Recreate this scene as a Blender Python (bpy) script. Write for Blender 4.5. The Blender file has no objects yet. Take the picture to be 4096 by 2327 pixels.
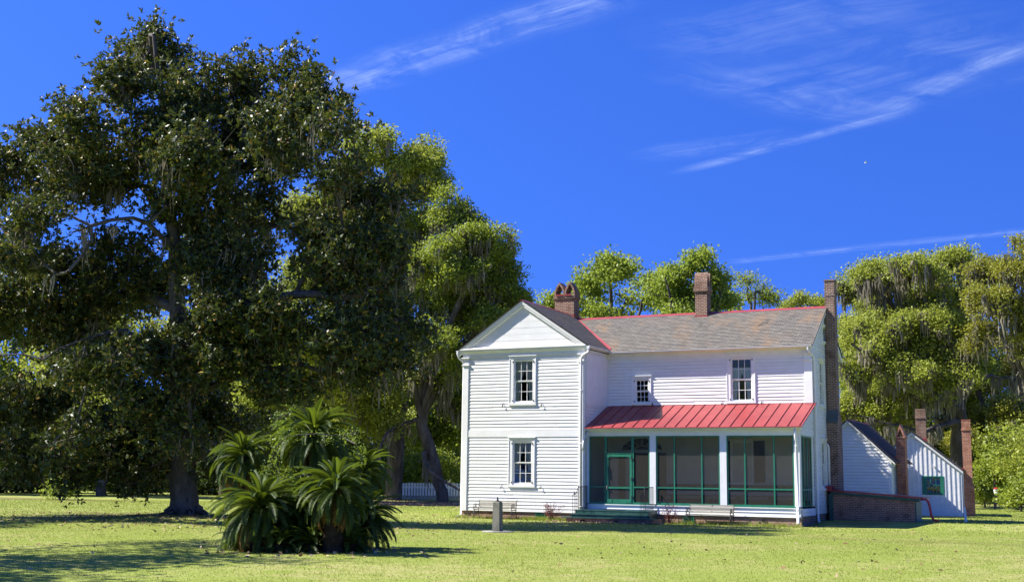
import bpy, math, random
import numpy as np
from mathutils import Vector, Matrix
R = math.radians
rnd = random.Random(7)
scene = bpy.context.scene
col = scene.collection

# ------------------------------------------------------------------ camera
CAM = np.array([27.405, -49.673, 1.760]); YAW, PITCH, ROLL, FPX = .4658, .1505, .0124, 4942.7
cd = bpy.data.cameras.new('camera'); cam = bpy.data.objects.new('camera', cd); col.objects.link(cam)
cd.sensor_width = 36; cd.lens = FPX / 4096 * 36; cd.clip_start = .1; cd.clip_end = 3000
cam.matrix_world = Matrix.Translation(CAM) @ Matrix.Rotation(YAW, 4, 'Z') @ Matrix.Rotation(math.pi/2 + PITCH, 4, 'X') @ Matrix.Rotation(ROLL, 4, 'Z')
scene.camera = cam
FW = np.array([-math.sin(YAW), math.cos(YAW), 0]); RT = np.array([math.cos(YAW), math.sin(YAW), 0]); UP = np.array([0, 0, 1.])

def ray(px, py):                      # a point of the 2563 px wide survey picture as a direction, forward part 1
    k = 4096 / 2563
    a, b = px * k - 2048, -(py * k - 1163.5)
    X = a * math.cos(ROLL) - b * math.sin(ROLL); Y = a * math.sin(ROLL) + b * math.cos(ROLL)
    F = FW * math.cos(PITCH) + UP * math.sin(PITCH); U = UP * math.cos(PITCH) - FW * math.sin(PITCH)
    d = F + RT * X / FPX + U * Y / FPX
    return d / (d @ FW)
def A(px, py, d): return CAM + ray(px, py) * d      # world point at forward distance d
def PXM(d): return 3093. / d                          # survey pixels per metre at distance d

# ------------------------------------------------------------------ light
SUN = np.array([-.66, -.25, .71]); SUN /= np.linalg.norm(SUN)
EXPOSURE = 1.2
scene.view_settings.view_transform = 'Standard'; scene.view_settings.look = 'None'
scene.view_settings.exposure = EXPOSURE; scene.view_settings.gamma = 1
scene.render.engine = 'CYCLES'
scene.cycles.max_bounces = 8; scene.cycles.transparent_max_bounces = 16
sl = bpy.data.lights.new('sun', 'SUN'); sl.energy = 5.0; sl.angle = R(.53); sl.color = (1, .95, .86)
so = bpy.data.objects.new('sun', sl); col.objects.link(so)
so.rotation_euler = Vector(SUN).to_track_quat('Z', 'Y').to_euler(); so.location = (0, 0, 60)

w = bpy.data.worlds.new('World'); scene.world = w; w.use_nodes = True
nt = w.node_tree; nt.nodes.clear()
class NT:
    def __init__(s, nt): s.nt = nt
    def n(s, t, **k):
        o = s.nt.nodes.new(t)
        for a, b in k.items(): setattr(o, a, b)
        return o
    def link(s, a, b): s.nt.links.new(a, b)
    def put(s, sock, v):
        if hasattr(v, 'is_linked') or isinstance(v, bpy.types.NodeSocket): s.link(v, sock)
        else: sock.default_value = v
    def math(s, op, a, b=0., c=None, clamp=False):
        o = s.n('ShaderNodeMath', operation=op, use_clamp=clamp)
        s.put(o.inputs[0], a); s.put(o.inputs[1], b)
        if c is not None: s.put(o.inputs[2], c)
        return o.outputs[0]
    def vmath(s, op, a, b=None):
        o = s.n('ShaderNodeVectorMath', operation=op); s.put(o.inputs[0], a)
        if b is not None: s.put(o.inputs[1], b)
        return o
    def sep(s, v):
        o = s.n('ShaderNodeSeparateXYZ'); s.put(o.inputs[0], v); return o.outputs
    def comb(s, x=0., y=0., z=0.):
        o = s.n('ShaderNodeCombineXYZ')
        for i, v in enumerate((x, y, z)): s.put(o.inputs[i], v)
        return o.outputs[0]
    def noise(s, v, scale, detail=4, rough=.55, dist=0.):
        o = s.n('ShaderNodeTexNoise'); s.put(o.inputs['Vector'], v)
        o.inputs['Scale'].default_value = scale; o.inputs['Detail'].default_value = detail
        o.inputs['Roughness'].default_value = rough; o.inputs['Distortion'].default_value = dist
        return o.outputs[0]
    def rng(s, v, a, b, c=0., d=1., smooth=True):
        o = s.n('ShaderNodeMapRange'); o.interpolation_type = 'SMOOTHSTEP' if smooth else 'LINEAR'
        s.put(o.inputs[0], v)
        for i, x in enumerate((a, b, c, d)): s.put(o.inputs[i+1], x)
        return o.outputs[0]
    def mix(s, f, a, b, mode='MIX'):
        o = s.n('ShaderNodeMix', data_type='RGBA', blend_type=mode)
        s.put(o.inputs[0], f); s.put(o.inputs[6], c4(a)); s.put(o.inputs[7], c4(b)); return o.outputs[2]
    def ramp(s, f, stops):
        o = s.n('ShaderNodeValToRGB'); s.put(o.inputs[0], f); e = o.color_ramp.elements
        while len(e) < len(stops): e.new(.5)
        for i, (p, c) in enumerate(stops): e[i].position = p; e[i].color = c4(c)
        return o.outputs[0]
def c4(c): return (*c, 1.) if isinstance(c, (tuple, list)) and len(c) == 3 else c

W_ = NT(nt)
sky = W_.n('ShaderNodeTexSky'); sky.sky_type = 'NISHITA'; sky.sun_disc = False
sky.sun_elevation = math.asin(SUN[2]); sky.sun_rotation = math.atan2(SUN[0], SUN[1])
sky.altitude = 0; sky.air_density = 1.0; sky.dust_density = .3; sky.ozone_density = 3.
tc = W_.n('ShaderNodeTexCoord')
lift = W_.vmath('NORMALIZE', W_.vmath('ADD', W_.vmath('MULTIPLY', tc.outputs['Generated'], (1, 1, .9)).outputs[0], (0, 0, .30)).outputs[0])
W_.link(lift.outputs[0], sky.inputs[0])
hs = W_.n('ShaderNodeHueSaturation'); W_.link(sky.outputs[0], hs.inputs['Color'])
hs.inputs['Hue'].default_value = .512; hs.inputs['Saturation'].default_value = 1.2; hs.inputs['Value'].default_value = .93
skyc = W_.mix(1., hs.outputs[0], (.34, .53, .94), 'MULTIPLY')
dx, dy, dz = W_.sep(tc.outputs['Generated'])[0:3]
zc = W_.math('MAXIMUM', dz, .03)
cu, cv = W_.math('DIVIDE', dx, zc), W_.math('DIVIDE', dy, zc)       # where the ray meets a flat cirrus layer
plane = W_.comb(cu, cv, 0.)
def cuv(px, py):
    d = ray(px, py); return np.array([d[0] / d[2], d[1] / d[2]])
warp = W_.noise(plane, 2.2, 3, .5)
patchy = W_.noise(W_.comb(cu, cv, 3.3), 5.5, 6, .65, .8)
def streak(p0, p1, wdt, soft, amp, grain=(1.2, 14), taper=.25, seed=0.):
    a, b = cuv(*p0), cuv(*p1); L = np.linalg.norm(b - a); u = (b - a) / L; v = np.array([-u[1], u[0]])
    x = W_.math('SUBTRACT', cu, float(a[0])); y = W_.math('SUBTRACT', cv, float(a[1]))
    s = W_.math('DIVIDE', W_.math('ADD', W_.math('MULTIPLY', x, float(u[0])), W_.math('MULTIPLY', y, float(u[1]))), float(L))
    t = W_.math('ADD', W_.math('MULTIPLY', x, float(v[0])), W_.math('MULTIPLY', y, float(v[1])))
    t = W_.math('ADD', t, W_.math('MULTIPLY', W_.math('SUBTRACT', warp, .5), soft * 1.2))
    band = W_.rng(W_.math('ABSOLUTE', t), 0., wdt, 1., 0.)
    ends = W_.math('MULTIPLY', W_.rng(s, 0., taper), W_.rng(s, 1., 1 - taper))
    g = W_.noise(W_.comb(W_.math('MULTIPLY', s, float(L) * grain[0]), W_.math('MULTIPLY', t, grain[1]), seed), 1., 7, .62, .5)
    g = W_.math('MULTIPLY', W_.rng(g, .2, .85), W_.rng(patchy, .30, .66))
    return W_.math('MULTIPLY', W_.math('MULTIPLY', W_.math('MULTIPLY', band, ends), g), amp)
cl = [streak((770, 235), (1640, -50), .12, .08, .62, (1.6, 22), .22, 1.),
      streak((1660, 440), (2330, 262), .055, .04, .48, (1.4, 34), .25, 2.),
      streak((2180, 290), (2640, 90), .09, .07, .34, (2.0, 26), .2, 3.),
      streak((1560, 130), (2420, -30), .24, .18, .18, (1.4, 18), .3, 4.),
      streak((1600, 160), (2300, 310), .20, .16, .17, (1.6, 18), .35, 5.),
      streak((1850, 260), (2700, 60), .45, .2, .20, (1.2, 14), .3, 6.),
      streak((1540, 400), (2050, 330), .12, .12, .24, (1.6, 18), .4, 7.),
      streak((1780, 660), (2760, 556), .10, .03, .32, (1.2, 10), .1, 8.)]
tot = cl[0]
for c in cl[1:]: tot = W_.math('ADD', tot, c)
tot = W_.math('MINIMUM', tot, .7)
up = W_.rng(dz, .0, .08)
skyc = W_.mix(W_.math('MULTIPLY', tot, up), skyc, (2.6, 3.2, 4.4))
bg = W_.n('ShaderNodeBackground'); W_.link(skyc, bg.inputs[0]); bg.inputs[1].default_value = .13
wo = W_.n('ShaderNodeOutputWorld'); W_.link(bg.outputs[0], wo.inputs[0])

# ------------------------------------------------------------------ materials
def mat(name):
    m = bpy.data.materials.new(name); m.use_nodes = True
    t = NT(m.node_tree); b = m.node_tree.nodes['Principled BSDF']
    return m, t, b
def objco(t): return t.n('ShaderNodeTexCoord').outputs['Object']
def bump(t, b, h, strength=.3, dist=.01):
    o = t.n('ShaderNodeBump'); o.inputs['Strength'].default_value = strength; o.inputs['Distance'].default_value = dist
    t.put(o.inputs['Height'], h); t.link(o.outputs[0], b.inputs['Normal'])
def noisy(name, c1, c2, scale=3., rough=.6, bs=.15, spec=.4, stretch=(1, 1, 1), c3=None, fine=40., metal=0.):
    m, t, b = mat(name); v = t.vmath('MULTIPLY', objco(t), stretch).outputs[0]
    n1 = t.noise(v, scale, 5, .6); n2 = t.noise(v, fine, 3, .6)
    f = t.rng(n1, .35, .68)
    c = t.mix(f, c1, c2)
    if c3: c = t.mix(t.rng(n2, .52, .75), c, c3)
    t.link(c, b.inputs['Base Color']); b.inputs['Roughness'].default_value = rough
    b.inputs['Specular IOR Level'].default_value = spec; b.inputs['Metallic'].default_value = metal
    if bs: bump(t, b, t.math('ADD', n2, t.math('MULTIPLY', n1, .6)), bs, .01)
    return m
M = {}
M['paint'] = noisy('white_paint', (.80, .80, .79), (.74, .735, .71), 1.6, .5, .25, .4, (1, 1, 3), (.83, .83, .83), 28)
M['lapshade'] = noisy('painted_lap_shade', (.54, .52, .49), (.66, .64, .61), 3., .7, .1, .3)  # darker paint that puts the shade line of each lap into colour
M['trim'] = noisy('white_trim', (.82, .82, .81), (.77, .765, .745), 2.3, .45, .12, .4)
M['gutter'] = noisy('white_gutter', (.80, .80, .80), (.72, .72, .71), 2., .35, .05, .5)
M['sidepaint'] = noisy('weathered_white_paint', (.78, .79, .74), (.70, .71, .60), 1.1, .55, .25, .4, (1, 1, 2), (.8, .8, .78), 22)
M['green'] = noisy('green_paint', (.018, .165, .092), (.024, .20, .112), 4., .4, .1, .5)
M['stepgreen'] = noisy('dark_green_step_paint', (.012, .060, .042), (.030, .095, .072), 3., .45, .12, .5, c3=(.05, .12, .10))
M['red'] = noisy('red_metal', (.31, .052, .050), (.25, .040, .040), .8, .42, .03, .5, c3=(.35, .066, .07), fine=3.)
M['darkred'] = noisy('dark_red_metal', (.33, .015, .02), (.26, .012, .016), 2., .4, .03, .5)
M['iron'] = noisy('black_iron', (.012, .012, .013), (.025, .022, .02), 12, .5, .1)
M['dark'] = noisy('dark_opening', (.012, .012, .012), (.02, .02, .018), 3, .8, 0)
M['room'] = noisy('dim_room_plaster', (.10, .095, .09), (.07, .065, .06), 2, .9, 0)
M['blind'] = noisy('blind_slats', (.35, .35, .33), (.25, .25, .24), 2, .6, 0)
M['shutter'] = noisy('dark_green_shutter', (.008, .018, .014), (.012, .026, .02), 6, .5, .1)
M['porchwall'] = noisy('porch_wall_paint', (.66, .65, .58), (.58, .57, .51), 1.4, .6, .1)
M['dado'] = noisy('brown_dado', (.05, .04, .03), (.07, .055, .04), 2, .6, .05)
M['bench'] = noisy('weathered_slat', (.42, .40, .33), (.30, .28, .22), 3, .75, .2, .3, (.5, 8, 8))
M['stone'] = noisy('weathered_stone', (.20, .19, .155), (.11, .115, .085), 3.5, .85, .5, .2, (1, 1, .6), (.27, .25, .21), 30)
M['slab'] = noisy('pale_slab', (.40, .38, .34), (.26, .25, .22), 4, .85, .3, .2)
M['cap'] = noisy('slate_weathering', (.05, .075, .085), (.085, .11, .12), 4, .6, .2)
M['bark'] = noisy('grey_bark', (.075, .062, .050), (.14, .125, .11), 2.5, .9, .8, .1, (1, 1, .25), (.035, .028, .022), 14)
M['magbark'] = noisy('mottled_magnolia_bark', (.065, .056, .045), (.135, .125, .112), 1.6, .85, .6, .15, (1, 1, .5), (.045, .036, .028), 9)
M['palmtrunk'] = noisy('cycad_trunk', (.022, .017, .012), (.05, .038, .026), 7, .9, 1., .1)
M['twig'] = noisy('purple_twig', (.10, .03, .03), (.16, .05, .05), 9, .8, 0)
M['litter'] = noisy('dead_leaf', (.22, .12, .06), (.34, .22, .12), 8, .8, 0)
M['lath'] = noisy('white_stake', (.78, .78, .76), (.70, .70, .68), 9, .6, .1)

def brick(name, a, b2, mort, dark=.0, sx=.215, sy=.075):
    m, t, b = mat(name); x, y, z = t.sep(objco(t))[0:3]
    v = t.comb(t.math('ADD', x, y), z, 0.)
    wob = t.vmath('MULTIPLY', t.vmath('SUBTRACT', t.n('ShaderNodeTexNoise').outputs[1], (.5, .5, .5)).outputs[0], (.012, .012, 0)).outputs[0]
    v = t.vmath('ADD', v, wob).outputs[0]
    o = t.n('ShaderNodeTexBrick'); t.link(v, o.inputs['Vector'])
    o.inputs['Scale'].default_value = 1; o.inputs['Brick Width'].default_value = sx; o.inputs['Row Height'].default_value = sy
    o.inputs['Mortar Size'].default_value = .011; o.inputs['Mortar Smooth'].default_value = .3; o.inputs['Bias'].default_value = -.1
    o.inputs['Color1'].default_value = c4(a); o.inputs['Color2'].default_value = c4(b2); o.inputs['Mortar'].default_value = c4(mort)
    n = t.noise(objco(t), 2.2, 5, .65)
    c = t.mix(t.rng(n, .42, .75, 0, .75), o.outputs[0], tuple(q * .38 for q in a))
    n2 = t.noise(objco(t), 11., 3, .6)
    c = t.mix(t.rng(n2, .62, .8, 0, .5), c, mort)
    t.link(c, b.inputs['Base Color']); b.inputs['Roughness'].default_value = .9; b.inputs['Specular IOR Level'].default_value = .2
    bump(t, b, t.math('ADD', t.math('MULTIPLY', o.outputs[1], -1.), t.math('MULTIPLY', n2, .4)), .7, .012)
    return m
M['brick_base'] = brick('pale_pink_brick', (.38, .20, .135), (.25, .13, .09), (.46, .37, .30))
M['brick_chim'] = brick('brown_chimney_brick', (.24, .115, .068), (.13, .066, .045), (.42, .34, .27))
M['brick_side'] = brick('side_chimney_brick', (.20, .105, .07), (.115, .066, .05), (.46, .39, .33))
M['brick_red'] = brick('orange_red_brick', (.50, .175, .090), (.30, .10, .06), (.50, .36, .27))

def slate():
    m, t, b = mat('slate_shingle'); uv = t.n('ShaderNodeUVMap').outputs[0]
    o = t.n('ShaderNodeTexBrick'); t.link(uv, o.inputs['Vector']); o.inputs['Scale'].default_value = 1
    o.inputs['Brick Width'].default_value = .26; o.inputs['Row Height'].default_value = .14; o.inputs['Mortar Size'].default_value = .007
    o.inputs['Mortar Smooth'].default_value = .2
    o.inputs['Color1'].default_value = (.122, .112, .095, 1); o.inputs['Color2'].default_value = (.182, .165, .138, 1); o.inputs['Mortar'].default_value = (.035, .033, .03, 1)
    n = t.noise(t.vmath('MULTIPLY', uv, (1., .55, 1)).outputs[0], .55, 6, .68)
    c = t.mix(t.rng(n, .48, .70, 0, .50), o.outputs[0], (.33, .185, .075))
    n2 = t.noise(t.vmath('MULTIPLY', uv, (1, .5, 1)).outputs[0], 1.3, 5, .7)
    c = t.mix(t.rng(n2, .60, .70, 0, .8), c, (.05, .047, .04))
    n3 = t.noise(uv, 5., 3, .6); c = t.mix(t.rng(n3, .5, .8, 0, .35), c, (.26, .25, .235))
    t.link(c, b.inputs['Base Color']); b.inputs['Roughness'].default_value = .75; b.inputs['Specular IOR Level'].default_value = .3
    bump(t, b, t.math('ADD', t.math('MULTIPLY', o.outputs[1], -1.), n3), .5, .01)
    return m
M['slate'] = slate()
def shader_mix(name, build):
    m = bpy.data.materials.new(name); m.use_nodes = True; t = NT(m.node_tree); m.node_tree.nodes.clear()
    out = t.n('ShaderNodeOutputMaterial'); t.link(build(t), out.inputs[0]); return m
def f_glass(t):
    tr = t.n('ShaderNodeBsdfTransparent'); tr.inputs[0].default_value = (.80, .84, .82, 1)
    gl = t.n('ShaderNodeBsdfGlossy'); gl.inputs['Roughness'].default_value = .04
    bm = t.n('ShaderNodeBump'); bm.inputs['Strength'].default_value = .12; bm.inputs['Distance'].default_value = .02
    t.link(t.noise(objco(t), 3.5, 2, .5), bm.inputs['Height']); t.link(bm.outputs[0], gl.inputs['Normal'])
    fr = t.n('ShaderNodeFresnel'); fr.inputs[0].default_value = 1.5
    mx = t.n('ShaderNodeMixShader'); t.link(t.math('ADD', fr.outputs[0], .05), mx.inputs[0]); t.link(tr.outputs[0], mx.inputs[1]); t.link(gl.outputs[0], mx.inputs[2])
    return mx.outputs[0]
M['glass'] = shader_mix('window_glass', f_glass)
def f_screen(t):
    tr = t.n('ShaderNodeBsdfTransparent'); df = t.n('ShaderNodeBsdfDiffuse'); df.inputs[0].default_value = (.075, .071, .060, 1)
    mx = t.n('ShaderNodeMixShader'); mx.inputs[0].default_value = .50
    t.link(tr.outputs[0], mx.inputs[1]); t.link(df.outputs[0], mx.inputs[2]); return mx.outputs[0]
M['screen'] = shader_mix('insect_screen', f_screen)
def f_curtain(t):
    df = t.n('ShaderNodeBsdfDiffuse'); df.inputs[0].default_value = (.86, .86, .84, 1)
    tr = t.n('ShaderNodeBsdfTransparent')
    mx = t.n('ShaderNodeMixShader'); mx.inputs[0].default_value = .16
    t.link(df.outputs[0], mx.inputs[1]); t.link(tr.outputs[0], mx.inputs[2]); return mx.outputs[0]
M['curtain'] = shader_mix('sheer_curtain', f_curtain)

def leafmat(name, stops, rough=.5, spec=.5, trans=.25, tcol=(.25, .35, .03)):
    def f(t):
        at = t.n('ShaderNodeAttribute'); at.attribute_name = 'var'
        c = t.ramp(at.outputs['Fac'], stops)
        p = t.n('ShaderNodeBsdfPrincipled'); t.link(c, p.inputs['Base Color']); p.inputs['Roughness'].default_value = rough
        p.inputs['Specular IOR Level'].default_value = spec
        tl = t.n('ShaderNodeBsdfTranslucent'); t.link(t.mix(.6, c, tcol), tl.inputs[0])
        mx = t.n('ShaderNodeMixShader'); mx.inputs[0].default_value = trans
        t.link(p.outputs[0], mx.inputs[1]); t.link(tl.outputs[0], mx.inputs[2]); return mx.outputs[0]
    return shader_mix(name, f)
M['magleaf'] = leafmat('magnolia_leaf', [(0, (.024, .042, .010)), (.5, (.048, .074, .015)), (.87, (.082, .108, .024)), (.89, (.10, .062, .026)), (.955, (.06, .04, .016)), (.97, (.36, .18, .03)), (1, (.42, .32, .06))], .48, .38, .18, (.22, .26, .03))
M['oakleaf'] = leafmat('oak_leaf_fresh', [(0, (.13, .165, .024)), (.5, (.27, .315, .045)), (1, (.43, .45, .10))], .5, .25, .40, (.48, .54, .07))
M['oakleaf2'] = leafmat('oak_leaf_green', [(0, (.10, .145, .018)), (.5, (.205, .26, .032)), (1, (.34, .385, .06))], .5, .3, .40, (.40, .48, .04))
M['oakleaf3'] = leafmat('oak_leaf_olive', [(0, (.13, .15, .018)), (.5, (.24, .26, .032)), (1, (.36, .33, .055))], .5, .3, .38, (.40, .38, .04))
M['darkleaf'] = leafmat('evergreen_leaf', [(0, (.022, .040, .008)), (.5, (.045, .072, .012)), (1, (.085, .11, .02))], .5, .35, .22, (.12, .2, .02))
M['brightleaf'] = leafmat('spring_leaf', [(0, (.13, .19, .022)), (.5, (.23, .30, .038)), (1, (.34, .40, .07))], .5, .3, .42, (.42, .52, .06))
M['frond'] = leafmat('cycad_frond', [(0, (.016, .034, .006)), (.6, (.040, .072, .010)), (1, (.088, .12, .018))], .52, .18, .24, (.26, .36, .02))
M['fronddead'] = leafmat('cycad_frond_browned', [(0, (.16, .09, .025)), (.5, (.26, .14, .035)), (1, (.07, .08, .02))], .6, .3, .15, (.3, .16, .03))
M['moss'] = leafmat('spanish_moss', [(0, (.13, .118, .085)), (.6, (.24, .22, .165)), (1, (.34, .31, .24))], .9, .1, .35, (.28, .25, .18))
M['vine'] = leafmat('vine_leaf', [(0, (.12, .19, .02)), (1, (.24, .32, .05))], .45, .4, .4, (.34, .44, .04))
M['redshrub'] = leafmat('red_shrub_leaf', [(0, (.10, .018, .02)), (.7, (.18, .04, .04)), (1, (.12, .10, .03))], .5, .3, .3, (.3, .06, .05))
M['grass'] = leafmat('grass_blade', [(0, (.19, .245, .038)), (.6, (.24, .29, .048)), (.9, (.30, .315, .07)), (1, (.38, .36, .14))], .6, .25, .35, (.38, .42, .06))
M['dryleaf'] = leafmat('fallen_leaf', [(0, (.16, .08, .035)), (.5, (.30, .19, .10)), (1, (.50, .40, .28))], .7, .3, .05, (.3, .2, .1))

# ------------------------------------------------------------------ scene graph helpers
ORG = {}
def tag(o, label=None, cat=None, group=None, kind=None):
    for k, v in (('label', label), ('category', cat), ('group', group), ('kind', kind)):
        if v: o[k] = v
    return o
def thing(name, label, cat, loc=(0, 0, 0), group=None):
    o = bpy.data.objects.new(name, None); col.objects.link(o); o.location = loc; o.empty_display_size = .3
    ORG[o.name] = np.array(loc, float); return tag(o, label, cat, group)
def link_mesh(name, me, m, parent, origin=None):
    o = bpy.data.objects.new(name, me); col.objects.link(o)
    if m is not None: me.materials.append(m)
    if parent is not None:
        o.parent = parent; ORG[o.name] = ORG[parent.name]
    else:
        ORG[o.name] = np.zeros(3) if origin is None else np.array(origin, float); o.location = ORG[o.name]
    return o
class MB:
    def __init__(s): s.v = []; s.f = []; s.uv = []; s.m2 = []
    def quad(s, *p, uv=None):
        b = len(s.v); s.v += [tuple(map(float, q)) for q in p]; s.f.append(tuple(range(b, b + len(p))))
        s.uv.append(uv if uv else [(0, 0)] * len(p))
    def box8(s, c):
        b = len(s.v); s.v += [tuple(map(float, q)) for q in c]
        for f in ((0, 3, 2, 1), (4, 5, 6, 7), (0, 1, 5, 4), (1, 2, 6, 5), (2, 3, 7, 6), (3, 0, 4, 7)):
            s.f.append(tuple(b + i for i in f)); s.uv.append([(0, 0)] * 4)
    def box(s, x0, x1, y0, y1, z0, z1, T=None):
        c = [(x0, y0, z0), (x1, y0, z0), (x1, y1, z0), (x0, y1, z0), (x0, y0, z1), (x1, y0, z1), (x1, y1, z1), (x0, y1, z1)]
        s.box8([T(*q) for q in c] if T else c); return s
    def prism(s, poly, ext, closed=True):       # polygon of 3-D points swept by a vector
        n = len(poly); b = len(s.v); e = np.array(ext, float)
        s.v += [tuple(map(float, q)) for q in poly] + [tuple(map(float, np.array(q) + e)) for q in poly]
        s.f.append(tuple(range(b + n - 1, b - 1, -1))); s.uv.append([(0, 0)] * n)
        s.f.append(tuple(range(b + n, b + 2 * n))); s.uv.append([(0, 0)] * n)
        for i in range(n):
            j = (i + 1) % n; s.f.append((b + i, b + j, b + n + j, b + n + i)); s.uv.append([(0, 0)] * 4)
        return s
    def tube(s, path, r, k=8, cap=True):
        P = [np.array(q, float) for q in path]; n = len(P); rr = r if hasattr(r, '__len__') else [r] * n
        b = len(s.v); ref = np.array([.31, .23, .92])
        for i in range(n):
            d = P[min(i + 1, n - 1)] - P[max(i - 1, 0)]; d /= (np.linalg.norm(d) + 1e-9)
            if i == 0 or True:
                a = ref - d * (ref @ d)
                if np.linalg.norm(a) < .2: a = np.array([1., 0, 0]) - d * d[0]
                a /= np.linalg.norm(a); c = np.cross(d, a)
            for j in range(k):
                t = 2 * math.pi * j / k; s.v.append(tuple(P[i] + rr[i] * (a * math.cos(t) + c * math.sin(t))))
        for i in range(n - 1):
            for j in range(k):
                q = (j + 1) % k; s.f.append((b + i*k + j, b + i*k + q, b + (i+1)*k + q, b + (i+1)*k + j)); s.uv.append([(0, 0)] * 4)
        if cap:
            s.f.append(tuple(b + j for j in range(k - 1, -1, -1))); s.uv.append([(0, 0)] * k)
            s.f.append(tuple(b + (n-1)*k + j for j in range(k))); s.uv.append([(0, 0)] * k)
        return s
    def build(s, name, m, parent=None, smooth=False, origin=None, uv=False):
        off = ORG[parent.name] if parent is not None else (np.zeros(3) if origin is None else np.array(origin, float))
        me = bpy.data.meshes.new(name); me.from_pydata([tuple(np.array(q) - off) for q in s.v], [], s.f)
        if uv:
            L = me.uv_layers.new(name='UVMap'); L.data.foreach_set('uv', [c for f in s.uv for p in f for c in p])
        if smooth: me.polygons.foreach_set('use_smooth', [True] * len(me.polygons))
        me.update(); o = link_mesh(name, me, m, parent, origin)
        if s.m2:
            me.materials.append(M['lapshade'])
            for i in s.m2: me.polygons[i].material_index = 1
        return o
def fast_mesh(name, verts, faces, m, parent=None, var=None, smooth=False, origin=None):   # numpy arrays, all faces one size
    off = ORG[parent.name] if parent is not None else (np.zeros(3) if origin is None else np.array(origin, float))
    verts = np.asarray(verts, np.float32) - off.astype(np.float32); faces = np.asarray(faces, np.int32)
    me = bpy.data.meshes.new(name); nf, k = faces.shape
    me.vertices.add(len(verts)); me.vertices.foreach_set('co', verts.ravel())
    me.loops.add(nf * k); me.loops.foreach_set('vertex_index', faces.ravel())
    me.polygons.add(nf); me.polygons.foreach_set('loop_start', np.arange(0, nf * k, k, dtype=np.int32))
    if smooth: me.polygons.foreach_set('use_smooth', np.ones(nf, bool))
    me.update(calc_edges=True)
    if var is not None:
        at = me.attributes.new('var', 'FLOAT', 'FACE'); at.data.foreach_set('value', np.asarray(var, np.float32))
    return link_mesh(name, me, m, parent, origin)
def front(Y0): return lambda u, w, v: (u, Y0 - w, v)         # a wall facing -Y; w = outwards
def right(X0): return lambda u, w, v: (X0 + w, u, v)         # a wall facing +X
def left(X0): return lambda u, w, v: (X0 - w, u, v)
def back(Y0): return lambda u, w, v: (u, Y0 + w, v)

# ------------------------------------------------------------------ ground
MAGX, MAGY = (A(460, 1290, 49.)[:2])
def sstep(a, b, x): t = np.clip((x - a) / (b - a), 0, 1); return t * t * (3 - 2 * t)
def gz(x, y):
    x = np.asarray(x, float); y = np.asarray(y, float)
    h = .17 * sstep(1.2, 4.0, y) * sstep(13.6, 15.5, x) - .09 * sstep(8, 22, y) * sstep(13.6, 15.5, x)
    h = h + .24 * np.exp(-((x - MAGX)**2 + (y - MAGY)**2) / 9.) + .07 * np.exp(-((x - 10.2)**2 + (y + 25)**2) / 4.)
    return h + .025 * np.sin(x * .31 + 1) * np.sin(y * .27) * sstep(2, 8, -y)
def ground():
    def axis(c, lo, hi):
        near = np.arange(-60, 61, 1.); far = np.array([75, 95, 120, 160, 220, 320, 500, 900.])
        return c + np.concatenate([-far[::-1], near, far])
    xs, ys = axis(8, 0, 0), axis(0, 0, 0)
    X, Y = np.meshgrid(xs, ys); V = np.stack([X, Y, gz(X, Y)], -1).reshape(-1, 3)
    nx, ny = len(xs), len(ys); i = (np.arange(ny - 1)[:, None] * nx + np.arange(nx - 1)[None]).ravel()
    F = np.stack([i, i + 1, i + 1 + nx, i + nx], 1)
    m, t, b = mat('lawn'); p = objco(t)
    n1 = t.noise(p, .22, 5, .6); n2 = t.noise(p, 1.7, 5, .65); n3 = t.noise(p, 14, 4, .7); n4 = t.noise(t.vmath('MULTIPLY', p, (1, 1, 1)).outputs[0], 60, 2, .6)
    c = t.mix(t.rng(n3, .3, .7), (.185, .235, .038), (.24, .285, .050))
    c = t.mix(t.rng(t.math('ADD', t.math('MULTIPLY', n1, .5), t.math('MULTIPLY', n2, .5)), .46, .62, 0, .75), c, (.34, .31, .12))
    c = t.mix(t.rng(n4, .58, .75, 0, .35), c, (.38, .33, .17))
    # bare soil and leaf mould: under the oaks, round the magnolia, along the house
    def patch(x, y, rx, ry, amt, ang=0.):
        d = t.vmath('SUBTRACT', p, (x, y, 0)).outputs[0]
        mp = t.n('ShaderNodeMapping'); t.link(d, mp.inputs[0]); mp.inputs['Rotation'].default_value = (0, 0, -ang); 
        d = t.vmath('MULTIPLY', mp.outputs[0], (1/rx, 1/ry, 0)).outputs[0]
        l = t.vmath('LENGTH', d).outputs['Value']
        l = t.math('ADD', l, t.math('MULTIPLY', t.math('SUBTRACT', n2, .5), 1.1))
        return t.rng(l, 1.0, .55, 0, amt)
    soil = None
    for a in PATCHES:
        q = patch(*a); soil = q if soil is None else t.math('MAXIMUM', soil, q)
    c = t.mix(soil, c, t.mix(t.rng(n3, .35, .65), (.10, .065, .038), (.24, .165, .10)))
    t.link(c, b.inputs['Base Color']); b.inputs['Roughness'].default_value = .85; b.inputs['Specular IOR Level'].default_value = .15
    bump(t, b, t.math('ADD', t.math('ADD', n3, t.math('MULTIPLY', n4, .5)), n2), .45, .05)
    o = fast_mesh('lawn', V, F, m, smooth=True); tag(o, 'sunlit mown lawn crossed by long tree shadows', None, None, 'structure')
PATCHES = [(-16.7, 24.8, 8.5, 10., .97, .47), (MAGX, MAGY, 3.4, 2.4, .6), (MAGX - 5, MAGY + 4, 8, 2.4, .5), (7.5, -1.6, 3.2, .45, .8), (2, -.5, 3, .35, .5), (17.2, 3.0, 1.6, .8, .6), (-40, 12, 14, 3, .6), (14, 60, 12, 3, .8), (22, -9, 6, 1.3, .3)]
ground()

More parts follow.
